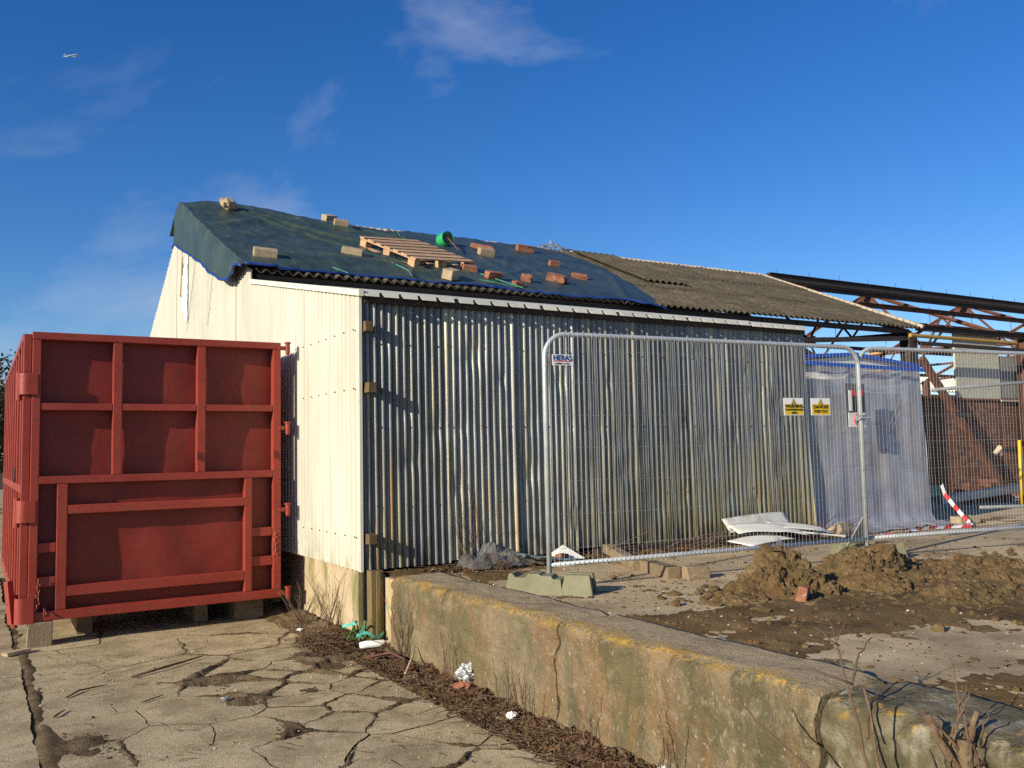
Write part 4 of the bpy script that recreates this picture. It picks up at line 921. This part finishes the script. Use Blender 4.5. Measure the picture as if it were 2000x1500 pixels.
cb('stile', CXL, CXL + .075, CY + .003, fd, CZ0 + .092, 2.938); cb('stile', CXR - .085, CXR, CY + .003, fd, CZ0 + .092, 2.938)
cb('stile', -1.937, -1.853, CY + .005, fd, 1.612, 2.936); cb('stile', -1.122, -1.038, CY + .005, fd, 1.612, 2.936)
cb('rail', CXL + .077, -1.939, CY + .008, fd, 2.25, 2.32); cb('rail', -1.851, -1.124, CY + .008, fd, 2.25, 2.32); cb('rail', -1.036, CXR - .087, CY + .008, fd, 2.25, 2.32)
cb('rail', CXL + .077, CXR - .087, CY + .004, fd, 1.535, 1.61)
cb('stile', -2.425, -2.333, CY + .006, fd, CZ0 + .092, 1.533); cb('stile', -.625, -.548, CY + .006, fd, CZ0 + .092, 1.533)
for z0, z1 in ((1.238, 1.325), (.45, .55)): cb('rail', -2.331, -.627, CY + .008, fd, z0, z1)
for z0, z1 in ((.88, .97), (.555, .65)): cb('rail', CXL + .077, -2.427, CY + .03, fd, z0, z1)
for z0, z1 in ((.90, .995), (.585, .685)): cb('rail', -.546, CXR - .087, CY + .03, fd, z0, z1)
# long sides with ribs, corner post, floor
YB = 7.9
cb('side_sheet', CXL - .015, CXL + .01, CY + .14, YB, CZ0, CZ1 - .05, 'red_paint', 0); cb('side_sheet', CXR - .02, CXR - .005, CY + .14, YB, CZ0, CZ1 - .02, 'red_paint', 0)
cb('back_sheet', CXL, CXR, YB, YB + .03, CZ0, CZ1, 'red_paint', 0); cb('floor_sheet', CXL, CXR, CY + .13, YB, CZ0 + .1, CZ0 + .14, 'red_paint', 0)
cb('corner_post', CXL - .075, CXL - .004, CY + .03, CY + .13, CZ0 + .05, 2.99)
for k in range(9):
    y = CY + .5 + k * .68
    cb('side_rib', CXL - .075, CXL - .016, y, y + .09, CZ0 + .1, 2.96 - .02 * (k % 2))
cb('side_rail', CXL - .08, CXL - .002, CY + .132, YB, 2.93, 3.0); cb('side_rail', CXL - .078, CXL - .016, CY + .15, YB, 1.45, 1.53); cb('side_rail', CXL - .08, CXL - .016, CY + .132, YB, CZ0, CZ0 + .12)
cb('side_rail', CXR - .02, CXR + .03, CY + .132, YB, 2.93, 3.0)
# hinge wraps at the left, latches at the right
for z0, z1 in ((2.40, 2.605), (1.175, 1.385), (.225, .465)):
    mb = MB(); prof = []
    for k in range(9): a = math.pi / 2 * k / 8; prof.append((CXL - .035 - .075 * math.sin(a) , CY + .04 - .06 * math.cos(a)))
    prof = [(CXL + .05, CY - .02)] + prof + [(CXL - .11, CY + .2), (CXL - .095, CY + .2)] + [(CXL - .035 - .06 * math.sin(math.pi / 2 * k / 8), CY + .04 - .045 * math.cos(math.pi / 2 * k / 8)) for k in range(8, -1, -1)] + [(CXL + .05, CY - .005)]
    mb.prism([(x, y, z0) for x, y in prof], (0, 0, z1 - z0)); h = mb.build('hinge_strap', 'red_frame_paint', co)
    MB().tube([(CXL - .1, CY + .16, z0 - .05), (CXL - .1, CY + .16, z1 + .02)], .028, 10).build('hinge_pin', 'red_frame_paint', h)
for z in (2.955, 2.07, 1.18, .28):
    l = cb('latch_arm', CXR - .03, CXR + .07, CY - .012, CY + .02, z - .025, z + .02)
    MB().tube([(CXR + .075, CY + .0, z - .062), (CXR + .075, CY, z + .062)], .026, 10).build('latch_pin', 'red_frame_paint', l, smooth=False)
    MB().tube([(CXR + .075, CY, z + .05), (CXR + .075, CY, z + .066)], .036, 10).tube([(CXR + .075, CY, z - .075), (CXR + .075, CY, z - .055)], .018, 8).build('pin_head', 'red_frame_paint', l)
for x, z in ((-1.128, 1.78), (-.325, 1.78)): MB().tube([(x, CY - .005, z - .03), (x, CY - .005, z + .05)], .012, 6).build('lug', 'red_frame_paint', co)
def chain(x, y, z, n, nm='chain'):
    mb = MB()
    for k in range(n):
        c_ = Vector((x + .008 * math.sin(k * 2.2), y, z - k * .03)); 
        pts = [c_ + Vector(((.011 * math.cos(a)) * (k % 2), (.011 * math.cos(a)) * (1 - k % 2), .022 * math.sin(a))) for a in [q * math.pi / 4 for q in range(9)]]
        mb.tube(pts, .004, 4)
    mb.build(nm, 'red_frame_paint', co)
chain(CXL + .085, CY - .01, .62, 9); chain(CXR - .07, CY - .012, .92, 8)
MB().tube([(-2.52, CY - .0, .28), (-2.52, CY - .01, .36), (-2.5, CY - .03, .3)], .009, 6).build('hook', 'red_frame_paint', co)
MB().tube([Vector((CXL - .12, CY + .35 + .05 * math.cos(a), 1.62 + .06 * math.sin(a))) for a in [q * math.pi / 6 for q in range(13)]], .01, 6).build('ring', 'dark_steel', co)
MB().bar((CXL - .12, CY + .1, .22), (CXL - .16, CY + .15, .62), .06, .05).build('stay_bar', 'red_frame_paint', co)
for (x0, x1, y0, y1, m_, lb) in ((-2.66, -2.44, 1.78, 2.05, 'timber', 'squat timber bearer block under the left front corner of the container'), (-2.2, -2.05, 2.25, 2.9, 'timber', 'timber bearer just right of the front corner block under the container'),
                             (-1.06, -.92, 2.2, 2.8, 'timber', 'narrow timber bearer under the right half of the container'), (-.66, -.35, 2.1, 2.6, 'timber', 'wide block under the right front corner of the container')):
    tag(MB().box(((x0 + x1) / 2, (y0 + y1) / 2, .115), (x1 - x0, y1 - y0, .235), j=.008).build('bearer_block', m_, bevel=.008), lb, 'block', 'blocks carrying the red container')

# ------------------------------------------------------------------ mud heaps
def heap(name, label, c, rx, ry, h, seed, res=70):
    random.seed(seed)
    def fn(u, v):
        a = u * 2 * math.pi; r = v ** .8
        edge = 1 + .28 * ns(math.cos(a) * 1.6, math.sin(a) * 1.6, seed)
        x = rx * r * edge * math.cos(a); y = ry * r * edge * math.sin(a)
        z = h * max(0, 1 - r ** 1.7) * (.75 + .5 * ns(x * 3.3, y * 3.3, seed))
        P3 = Vector((x * 1.0, y * 1.0, z)); k = min(1, (1 - r) * 4 + .25)
        d1 = mn.voronoi(P3 * 9 + Vector((seed, 0, 0)))[0]; d2 = mn.voronoi(P3 * 22)[0]
        d3 = mn.voronoi(P3 * 48)[0]
        bump_ = (.075 * (d1[1] - d1[0]) + .04 * (d2[1] - d2[0]) + .016 * (d3[1] - d3[0]) + .05 * fbm(x * 4, y * 4, z * 4 + seed)) * k * (h / .35) ** .6
        n_ = Vector((math.cos(a) * .7, math.sin(a) * .7, .8)).normalized()
        p = Vector((c[0], c[1], GZ - .03)) + P3 + n_ * bump_ - Vector((0, 0, .05 * r))
        return tuple(p)
    o = MB().grid(fn, res * 3, res).build(name, 'mud', smooth=False)
    return tag(o, label, 'mud heap', 'heaps of dug mud')
heap('mud_heap', 'tallest lumpy brown mud heap in front of the fence', (2.26, -2.96), .46, .42, .40, 3)
heap('mud_heap', 'broad low mud heap at the fence joint, behind the tallest heap', (3.75, -2.62), .8, .36, .30, 5)
heap('mud_heap', 'long low spread of mud right of the tallest heap', (3.05, -3.25), .85, .46, .17, 8)
heap('mud_heap', 'low mud ridge at the far right of the platform', (3.25, -3.95), .8, .36, .17, 12)
heap('mud_heap', 'flat mud spill behind the fence joint heap at right', (4.75, -2.95), .9, .3, .16, 15)
heap('mud_heap', 'low crumbly mud apron at the left foot of the tallest heap', (1.75, -3.12), .4, .26, .10, 18, 50)
heap('mud_heap', 'wide flat mud bank at the right edge of the picture', (4.1, -3.7), .8, .4, .15, 22)
def clod_fn():
    k = random.random()
    cx, cy, s = random.choice(((2.2, -2.98, .36), (3.5, -2.8, .5), (3.0, -3.4, .6), (3.2, -4.0, .55), (4.5, -3.2, .7)))
    x = random.gauss(cx, s); y = random.gauss(cy, s * .7)
    return max(.6, x), y, GZ + .01
random.seed(21)
scatter_stones('mud_clods', 2600, clod_fn, 'loose clods of mud around the heaps', 'mud', .006, .07)
tag(MB().box((2.02, -3.4, GZ + .06), (.11, .075, .12), Matrix.Rotation(.5, 3, 'Z') @ Matrix.Rotation(.3, 3, 'X'), j=.014).build('brick', 'red_brick', bevel=.008), 'orange brick bit at the front of the tallest mud heap', 'brick')

# ------------------------------------------------------------------ rubbish on the platform
tag(MB().grid(lambda u, v: (lerp(.95, 1.75, u) + .05 * ns(v * 5, u * 5), .02 - .42 * v + .05 * ns(u * 6, 3), GZ + .02 + (.26 * math.sin(u * math.pi) ** .6) * (1 - v) ** .8 * (.7 + .6 * ns(u * 5, v * 4)) + .03 * abs(ns(u * 11, v * 9)) + .012 * abs(ns(u * 30, v * 26))), 80, 50).build('polythene_sheet', 'clear_film', smooth=True), 'crumpled clear polythene sheet against the foot of the corrugated wall', 'plastic sheet')
tag(MB().grid(lambda u, v: (lerp(1.5, 2.1, u), lerp(-.42, -.28, v) + .06 * u - .1 * u, GZ + .09 * (1 - u) + .03 + .03 * ns(u * 6, v * 5)), 18, 8).build('teal_scrap', 'teal_cloth', smooth=False, solid=.004), 'grey-teal scrap of sheet lying right of the crumpled polythene', 'scrap')
tag(MB().add([(1.95, -.28, GZ + .03), (2.28, -.35, GZ + .03), (2.32, -.05, GZ + .03), (2.14, -.16, GZ + .16), (2.0, -.02, GZ + .03)], [(0, 1, 3), (1, 2, 3), (2, 4, 3), (4, 0, 3)]).build('folded_board', 'white_board', solid=.004), 'small folded white board standing like a tent by the fence post', 'board')
tag(MB().box((2.02, -.32, GZ + .05), (.14, .09, .08), Matrix.Rotation(.4, 3, 'Z'), j=.012).build('brick', 'red_brick', bevel=.008), 'half orange brick lying before the folded white board', 'brick')
tag(MB().bar((2.7, -.18, GZ + .09), (2.25, -1.25, GZ + .045), .11, .09).build('timber_beam', 'timber', bevel=.006), 'weathered timber beam slanting from the wall under the fence', 'timber')
tag(MB().bar((2.30, -1.3, GZ + .05), (2.16, -1.86, GZ + .05), .13, .10).build('timber_beam', 'timber', bevel=.006), 'dark timber offcut in front of the fence bottom rail', 'timber')
tag(MB().box((2.30, -1.98, GZ + .055), (.22, .12, .11), Matrix.Rotation(-.25, 3, 'Z'), j=.008).build('brick', 'timber', bevel=.008), 'orange-brown block end lying at the tip of the timber offcut', 'block')
tag(MB().bar((2.6, -.1, GZ + .04), (5.0, -.16, GZ + .05), .1, .08).build('timber_beam', 'dark_steel', bevel=.004), 'long dark beam lying along the foot of the corrugated wall', 'timber')
def bsheet(nm, lb, c, dx, dy, rz, rx, ry, curl, th=.006, m='white_board', z=0.0):
    q = Matrix.Rotation(rz, 3, 'Z') @ Matrix.Rotation(rx, 3, 'X') @ Matrix.Rotation(ry, 3, 'Y')
    o = MB().grid(lambda u, v: tuple(Vector(c) + q @ Vector(((u - .5) * dx, (v - .5) * dy, curl * math.sin(u * math.pi) + .3 * curl * ns(u * 3, v * 3)))), 16, 6).build(nm, m, smooth=True, solid=th)
    return tag(o, lb, 'board', 'pile of white boards by the wall')
bsheet('white_sheet', 'tilted grey-white board leaning on the corrugated wall, back of the pile', (4.92, -.2, GZ + .24), .95, .2, -.04, .85, -.07, .025, m='grey_sheet')
bsheet('white_sheet', 'curled white board lying on top of the white board pile', (4.78, -.5, GZ + .17), .95, .26, -.24, .3, .07, .04)
bsheet('white_sheet', 'lowest white board lying flat under the pile', (4.5, -.66, GZ + .09), .8, .34, .14, .1, -.03, .015)
bsheet('white_sheet', 'white board sticking out right from the pile', (5.3, -.5, GZ + .17), .75, .26, -.3, .2, .12, .02)
tag(MB().bar((5.2, -.65, GZ + .13), (5.75, -.78, GZ + .06), .03, .02).build('white_batten', 'white_board'), 'thin white batten poking out right of the board pile', 'batten')
tag(MB().grid(lambda u, v: (4.5 + .22 * u, -.85 + .12 * v, GZ + .02 + .09 * math.sin(u * 3.14) * math.sin(v * 3.14) + .03 * ns(u * 9, v * 9)), 14, 10).build('plastic_bag', 'clear_film'), 'crumpled clear bag in front of the white board pile', 'bag')
def stick_pile(name, label, c, n, sx_, sy_, l, seed):
    random.seed(seed); mb = MB()
    for _ in range(n):
        p = Vector((random.gauss(c[0], sx_), random.gauss(c[1], sy_), GZ + random.uniform(.02, .14))); a = random.uniform(-.6, .7); L_ = random.uniform(.4, 1) * l
        d = Vector((math.cos(a), math.sin(a) * .6, random.uniform(-.05, .35))); mb.tube([p, p + d * L_ * .5 + Vector((0, 0, random.uniform(-.03, .03))), p + d * L_], [.008, .006, .003], 5)
    return tag(mb.build(name, 'rusty_steel' if seed % 2 else 'twig'), label, 'twigs')
stick_pile('stick_pile', 'heap of reddish dead sticks at the right end of the corrugated wall', (5.7, -.35), 26, .22, .12, .6, 31)
stick_pile('stick_pile', 'thin dead stalks lying along the middle of the corrugated wall', (3.6, -.35), 18, .5, .08, .6, 32)
tag(MB().box((5.95, -.55, GZ + .08), (.34, .22, .16), Matrix.Rotation(.3, 3, 'Z'), j=.04).build('rubble_lump', 'rough_stone', bevel=.02), 'brown rubble lump beside the reddish sticks', 'stone')
# barrier tape, channel and poles behind the second panel
tp = thing('barrier_tape', 'red and white barrier tape hanging down to the ground behind the fence', 'tape', (8.3, -.6, GZ))
path = [(8.76, -.06, 1.16), (8.757, -.1, 1.03), (8.65, -.3, .88), (8.5, -.52, .76), (8.32, -.76, .645), (8.0, -.68, .65), (7.6, -.62, .66), (7.24, -.6, .645), (6.9, -.72, .66), (6.56, -.7, .645), (6.2, -.9, .65)]
fine = []
for a, b in zip(path, path[1:]):
    n = max(1, int((Vector(b) - Vector(a)).length / .12))
    for k in range(n): fine.append(Vector(a).lerp(Vector(b), k / n))
for k in range(len(fine) - 1):
    a, b = fine[k], fine[k + 1]; wv = Vector((.03, .0, .02)) if k < 14 else Vector((.0, .03, .012 * math.sin(k)))
    MB().add([a - wv, b - wv, b + wv, a + wv], [(0, 1, 2, 3)]).build('red_stripe' if k % 2 else 'white_stripe', 'tape_red' if k % 2 else 'white_plastic', tp)
tag(MB().bar((11.0, 1.5, .78), (14.2, .95, 1.05), .16, .14).build('steel_channel', 'grey_metal', bevel=.01), 'grey steel channel lying tilted before the brick wall', 'steel beam')
tag(MB().tube([(9.6, -.1, .80), (14, .0, .66)], .025, 8).build('scaffold_tube', 'grey_metal', smooth=True), 'thin grey tube lying low behind the second fence panel', 'pole')
tag(MB().tube([(13.7, 3.3, 2.85), (19.5, 3.0, 3.25)], .035, 8).build('scaffold_tube', 'grey_metal', smooth=True), 'long grey tube slanting across the brick wall at board height', 'pole')
tag(MB().tube([(12.66, 1.0, 1.78), (12.6, 1.0, .62)], .026, 10).build('yellow_post', 'yellow_pole', smooth=True), 'short yellow post at the right edge before the brick wall', 'post')
tag(MB().box((8.9, -.3, GZ + .05), (.36, .2, .1), Matrix.Rotation(-.2, 3, 'Z'), j=.008).build('concrete_block', 'pale_block', bevel=.008), 'pale concrete block on the ground at the right end of the polythene', 'block')
tag(MB().box((10.6, 1.4, .95), (.3, .2, .18), j=.02).build('green_tub', 'cord_green', bevel=.02), 'small dark green tub at the end of the grey channel', 'tub')
tag(MB().tube([(16.25, 3.6, 1.5), (16.35, 3.55, 1.62), (16.45, 3.58, 1.48)], [.05, .07, .04], 7).build('rag', 'pale_edge'), 'pale rag hanging in front of the brick wall', 'rag')

# ------------------------------------------------------------------ rubbish in the yard
def crumple(nm, lb, cat, c, s, m, seed, flat=.6):
    bm = bmesh.new(); bmesh.ops.create_icosphere(bm, subdivisions=4, radius=1)
    for v in bm.verts:
        p = v.co.copy(); d = mn.voronoi(p * 1.7 + Vector((seed, 0, 0)))[0]
        v.co = p * (.62 + .55 * (d[1] - d[0]) + .2 * fbm(p.x * 2, p.y * 2, p.z * 2 + seed)); v.co.z *= flat
    me = bpy.data.meshes.new(nm); bm.to_mesh(me); bm.free(); me.materials.append(MATS[m])
    o = bpy.data.objects.new(nm, me); COL.objects.link(o); o.location = c; o.scale = s; return tag(o, lb, cat)
crumple('crumpled_foil', 'crumpled silver-white plastic sheet in the leaves by the low wall', 'plastic', (.0, -2.05, .15), (.11, .12, .15), 'silver_foil', 3)
crumple('orange_rag', 'orange-brown rag under the crumpled silver sheet', 'rag', (-.06, -2.1, .085), (.11, .09, .05), 'red_brick', 5)
crumple('paper_scrap', 'small white paper scrap in the middle of the leaf litter', 'paper', (-.11, -2.86, .06), (.055, .035, .045), 'white_plastic', 7)
crumple('paper_scrap', 'tiny white paper scrap in the leaf litter nearest the camera', 'paper', (-.03, -4.25, .1), (.035, .03, .03), 'white_plastic', 9)
crumple('metal_lump', 'small grey metal lump on a crack in the yard', 'metal', (-1.53, -1.2, .02), (.04, .035, .03), 'grey_metal', 11)
crumple('paper_scrap', 'small white scrap on the concrete near the container right corner', 'paper', (-.3, .95, .03), (.04, .03, .03), 'white_plastic', 13)
tag(MB().tube([(-.17, -.34, .075), (-.12, -.36, .082), (.02, -.42, .085), (.05, -.43, .085)], [.028, .034, .034, .02], 10).build('white_tube', 'white_plastic', smooth=True), 'short white plastic tube lying at the foot of the corner post', 'tube')
sp = thing('teal_strap', 'teal plastic strap tangled round the foot of the corner post', 'strap', (.05, -.15, 0))
def strap(pts):
    pts = [Vector(p) for p in pts]
    MB().grid(lambda u, v: tuple(pts[min(len(pts) - 1, int(round(u * (len(pts) - 1))))] + Vector((0, .0, (v - .5) * .026))), len(pts) - 1, 1).build('loop', 'teal_strap', sp, solid=.003)
strap([(-.16 + .0 * k + .05 * math.sin(k * .9), -.2 + .035 * k, .26 - .012 * k) for k in range(8)]); strap([(-.14 + .26 * k / 9, -.19 - .05 * math.sin(k * .35), .13 + .03 * math.sin(k * .7)) for k in range(10)])
strap([(.15 + .012 * k + .04 * math.sin(k * .5), -.22 - .02 * k, .36 - .035 * k) for k in range(10)]); strap([(-.1 - .03 * math.sin(k), -.22, .12 + .02 * k) for k in range(6)])
def stick(lb, pts, r, m='twig'): return tag(MB().tube(pts, [r] * (len(pts) - 1) + [r * .5], 6).build('stick', m, smooth=True), lb, 'stick')
stick('long dark stick lying on the concrete in front of the container', [(-2.0, -.05, .012), (-1.7, .12, .02), (-1.35, .38, .014)], .011)
stick('thin dark stick alone on the big left slab', [(-2.05, -.9, .008), (-1.88, -.78, .01)], .006)
stick('pale forked stick in the leaf litter below the corner post', [(-.26, -1.52, .08), (-.1, -1.3, .14), (-.02, -1.18, .2)], .009, 'pale_stick')
stick('reddish root curling in the leaf litter near the white tube', [(-.3, -.75, .06), (-.12, -.9, .11), (-.1, -1.15, .1), (-.2, -1.35, .07)], .010, 'rusty_steel')
stick('dark bent twig beside the left slab joint', [(-2.5, -.42, .008), (-2.4, -.28, .015), (-2.2, -.2, .01)], .007)
stick('small dark twig lying across the left slab joint', [(-2.62, -.95, .012), (-2.54, -.8, .012)], .008)
tag(MB().box((-2.75, 1.55, .02), (.22, .09, .03), Matrix.Rotation(.5, 3, 'Z'), j=.01).build('wood_chip', 'pale_stick'), 'pale splinter of wood lying before the container corner block', 'wood')
# bare weeds along the wall foot
def weed(lb, c, n, h, seed, spread=.18, m='twig', z0=.06, r=.0042):
    rs = random.Random(seed); t = thing('dead_weed', lb, 'weed', (c[0], c[1], z0), 'bare dead weeds along the wall')
    for _ in range(n):
        mb = MB(); a = rs.uniform(0, 6.28); hh = h * rs.uniform(.5, 1); p = Vector((c[0] + rs.gauss(0, .03), c[1] + rs.gauss(0, .05), z0 - .02)); d = Vector((math.cos(a) * spread - .04, math.sin(a) * spread, 1))
        pts = [p + d * hh * k / 5 + Vector((ns(k * .7, a, seed) * .03, ns(k * .7, a, seed + 5) * .03, 0)) for k in range(6)]
        mb.tube(pts, [r * (1 - .13 * k) for k in range(6)], 5)
        for k in range(2, 6):
            if rs.random() < .6:
                b = rs.uniform(0, 6.28); q = pts[k] + Vector((math.cos(b) * .5, math.sin(b) * .5, .7)) * hh * rs.uniform(.1, .25); mb.tube([pts[k], q], [r * .5, r * .25], 4)
        mb.build('stem', m, t)
weed('bare weed clump growing right behind the crumpled silver sheet', (-.02, -1.92, 0), 9, .42, 1)
weed('bare forked weed stems right of the crumpled silver sheet', (-.04, -2.75, 0), 6, .38, 2)
weed('thin bare stems just left of the crack in the low wall', (-.03, -3.0, 0), 4, .36, 3)
weed('short dark stems at the wall foot right of the wall crack', (-.05, -3.62, 0), 4, .3, 4)
weed('sparse dark stems at the wall foot near the bottom edge', (-.04, -4.25, 0), 5, .42, 5, .35)
weed('tall tangled bare weeds against the start of the low wall', (-.03, -.95, 0), 12, .62, 6, .3)
weed('bare weeds growing against the pale plinth beside the container', (-.06, .75, 0), 16, .62, 7, .45)
weed('tangled dry weeds in the dark corner under the white cladding', (-.22, 1.15, 0), 18, .4, 8, .7)
weed('dry stalks growing up the corrugated wall behind the polythene', (1.05, -.12, 0), 10, 1.0, 9, .16, z0=GZ, r=.003)
weed('dry brush in front of the crumpled polythene sheet', (1.25, -.45, 0), 26, .24, 10, .8, z0=GZ, r=.003)
gr = thing('weed_tuft', 'small green weed tuft at the foot of the corner post', 'weed', (-.05, -.02, .05)); mb = MB(); rs = random.Random(3)
for _ in range(70):
    a = rs.uniform(0, 6.28); p = Vector((-.02 + rs.gauss(0, .05), .02 + rs.gauss(0, .08), .07)); d = Vector((math.cos(a), math.sin(a), rs.uniform(.4, 1.6))) * rs.uniform(.06, .15); s = d.cross(Vector((0, 0, 1))).normalized() * .008
    mb.add([p - s, p + s, p + d * .6 + s, p + d, p + d * .6 - s], [(0, 1, 2, 3, 4)])
me_ = mat('weed_green', [(.05, .09, .02), (.1, .16, .04)], 20, .7, 0, rnd=0); mb.build('leaves', 'weed_green', gr)

# foreground shrub: cut stump with bare shoots
sh = thing('bare_shrub', 'cut-back bare shrub with long thin shoots at the bottom right', 'shrub', (.1, -5.85, .1)); rs = random.Random(12)
def limb(pts, r0, r1, nm, m='bark'):
    pts = [Vector(p) for p in pts]; f = []
    for a, b in zip(pts, pts[1:]):
        for k in range(4): f.append(a.lerp(b, k / 4) + Vector((rs.gauss(0, .004), rs.gauss(0, .004), 0)))
    f.append(pts[-1]); n = len(f); MB().tube(f, [lerp(r0, r1, k / (n - 1)) for k in range(n)], 8).build(nm, m, sh, smooth=True)
B0 = (.02, -5.95, .05)
limb([B0, (.0, -5.93, .4), (.02, -5.9, .66)], .032, .026, 'stump')
limb([(.02, -5.92, .5), (-.06, -5.85, .66), (-.08, -5.82, .75)], .017, .014, 'cut_stem'); limb([(.02, -5.9, .6), (.08, -5.92, .76)], .014, .011, 'cut_stem')
limb([(.02, -5.92, .52), (.14, -6.0, .66), (.42, -6.12, .80)], .016, .009, 'cut_stem'); limb([(.0, -5.92, .35), (.1, -6.0, .55)], .014, .012, 'cut_stem')
limb([(-.2, -5.75, .05), (-.16, -5.62, .5), (-.1, -5.5, .78), (-.02, -5.36, 1.0)], .008, .003, 'shoot', 'twig')
limb([(-.1, -5.5, .78), (-.0, -5.47, .9), (.1, -5.46, .95)], .006, .002, 'shoot', 'twig'); limb([(-.1, -5.5, .8), (-.22, -5.42, .86), (-.3, -5.36, .86)], .005, .002, 'shoot', 'twig')
limb([(-.04, -5.4, .95), (.05, -5.38, 1.02)], .004, .002, 'shoot', 'twig'); limb([(-.05, -5.42, .93), (-.12, -5.35, 1.0)], .004, .002, 'shoot', 'twig')
limb([(-.22, -5.8, .05), (-.18, -5.68, .5), (-.17, -5.62, .82)], .008, .004, 'shoot', 'bark')
limb([(-.05, -5.9, .1), (-.3, -5.55, .45), (-.42, -5.3, .66), (-.44, -5.2, .76)], .008, .003, 'shoot', 'twig'); limb([(-.14, -5.6, .62), (.02, -5.5, .72), (.2, -5.5, .76)], .006, .002, 'shoot', 'twig')
for k in range(16):
    a = rs.uniform(0, 6.28); p0 = Vector((.02 + rs.gauss(0, .05), -5.9 + rs.gauss(0, .05), rs.uniform(.3, .66))); d = Vector((math.cos(a) * .5 - .15, math.sin(a) * .4 + .1, rs.uniform(.2, .9))); l = rs.uniform(.12, .4)
    limb([p0, p0 + d * l * .5 + Vector((0, 0, rs.gauss(0, .02))), p0 + d * l], .006, .002, 'shoot', 'twig')
limb([(0, -5.95, .2), (-.2, -5.9, .42), (-.3, -5.8, .56)], .007, .003, 'shoot', 'twig'); limb([(.1, -6.05, .2), (.2, -6.1, .6)], .012, .01, 'shoot', 'bark')

# trees behind the container
def tree(lb, c, h, seed):
    rs = random.Random(seed); t = thing('bare_tree', lb, 'tree', c, 'trees behind the container'); tr_ = MB(); tw = MB(); lf_ = MB()
    def br(p, d, l, r, dep):
        q = p + d * l; m_ = (p + q) / 2 + Vector((rs.gauss(0, .05), rs.gauss(0, .05), 0)) * l
        (tr_ if dep > 2 else tw).tube([p, m_, q], [r, r * .85, r * .65], 6 if dep > 2 else 4, False)
        if dep == 0:
            for _ in range(7):
                s = rs.uniform(.05, .11); e = q + Vector((rs.gauss(0, .22), rs.gauss(0, .22), rs.gauss(0, .22))); a = Vector((rs.gauss(0, 1), rs.gauss(0, 1), rs.gauss(0, 1))).normalized(); b = a.orthogonal().normalized()
                lf_.add([e - a * s, e + b * s * .5, e + a * s, e - b * s * .5], [(0, 1, 2, 3)])
            return
        for _ in range(3 if dep > 1 else 4):
            nd_ = (d + Vector((rs.gauss(0, .5), rs.gauss(0, .5), rs.gauss(.12, .35)))).normalized(); br(q if rs.random() < .7 else m_, nd_, l * rs.uniform(.6, .85), r * .6, dep - 1)
    for k in range(4):
        a = rs.uniform(0, 6.28); br(Vector(c), Vector((math.cos(a) * .4, math.sin(a) * .4, 1)).normalized(), h * .28, h * .018, 5)
    tr_.build('trunk', 'twig', t); tw.build('twigs', 'twig', t); stuff(lf_.build('crown', 'hedge_leaf', t))
tree('dark bare tree showing just left of the red container top', (-3.4, 28, 0), 6.2, 4)
tree('dark bare tree at the far left edge of the picture', (-6.5, 30, 0), 6.5, 5)
tree('bare tree hidden mostly behind the red container', (-1.6, 33, 0), 5.5, 6)

# ------------------------------------------------------------------ aeroplane
pl_c = Vector((-3.124, -7.956, 1.75)) + (FW * 1748.05 + RT * (140 - 1000) + UP * (750 - 109)).normalized() * 2200
ap = thing('aeroplane', 'small white airliner high in the blue sky at upper left', 'aeroplane', pl_c)
fd_ = (FW * .8 + UP * .45 + RT * .38).normalized(); wd_ = (RT * .98 - UP * .1 - fd_ * .2); wd_ = (wd_ - fd_ * wd_.dot(fd_)).normalized(); ud_ = wd_.cross(fd_).normalized()
def ac(f_, s_, u_): return pl_c + fd_ * f_ + wd_ * s_ + ud_ * u_
MB().tube([ac(-17, 0, .8), ac(-11, 0, .3), ac(-4, 0, 0), ac(10, 0, 0), ac(15, 0, 0), ac(18, 0, -.3)], [.4, 1.4, 2, 2, 1.7, .3], 12).build('fuselage', 'aluminium_paint', ap, smooth=True)
for s in (-1, 1):
    MB().prism([ac(4, s * 1.5, -.9), ac(-2.5, s * 1.5, -.9), ac(-6, s * 16.5, .4), ac(-4, s * 16.5, .4)], ud_ * .45).build('wing', 'grey_board', ap)
    MB().prism([ac(-13, s * .6, .9), ac(-16.5, s * .6, .9), ac(-17.5, s * 6, 1.2), ac(-16, s * 6, 1.2)], ud_ * .25).build('tailplane', 'aluminium_paint', ap)
    MB().tube([ac(3.5, s * 5.5, -2), ac(-.5, s * 5.5, -2)], [1.05, .75], 10).build('engine', 'aluminium_paint', ap)
MB().prism([ac(-11, -.15, 1.5), ac(-16, -.15, 1.3), ac(-18, -.15, 6.5), ac(-15.5, -.15, 6.5)], wd_ * .3).build('tail_fin', 'aluminium_paint', ap)
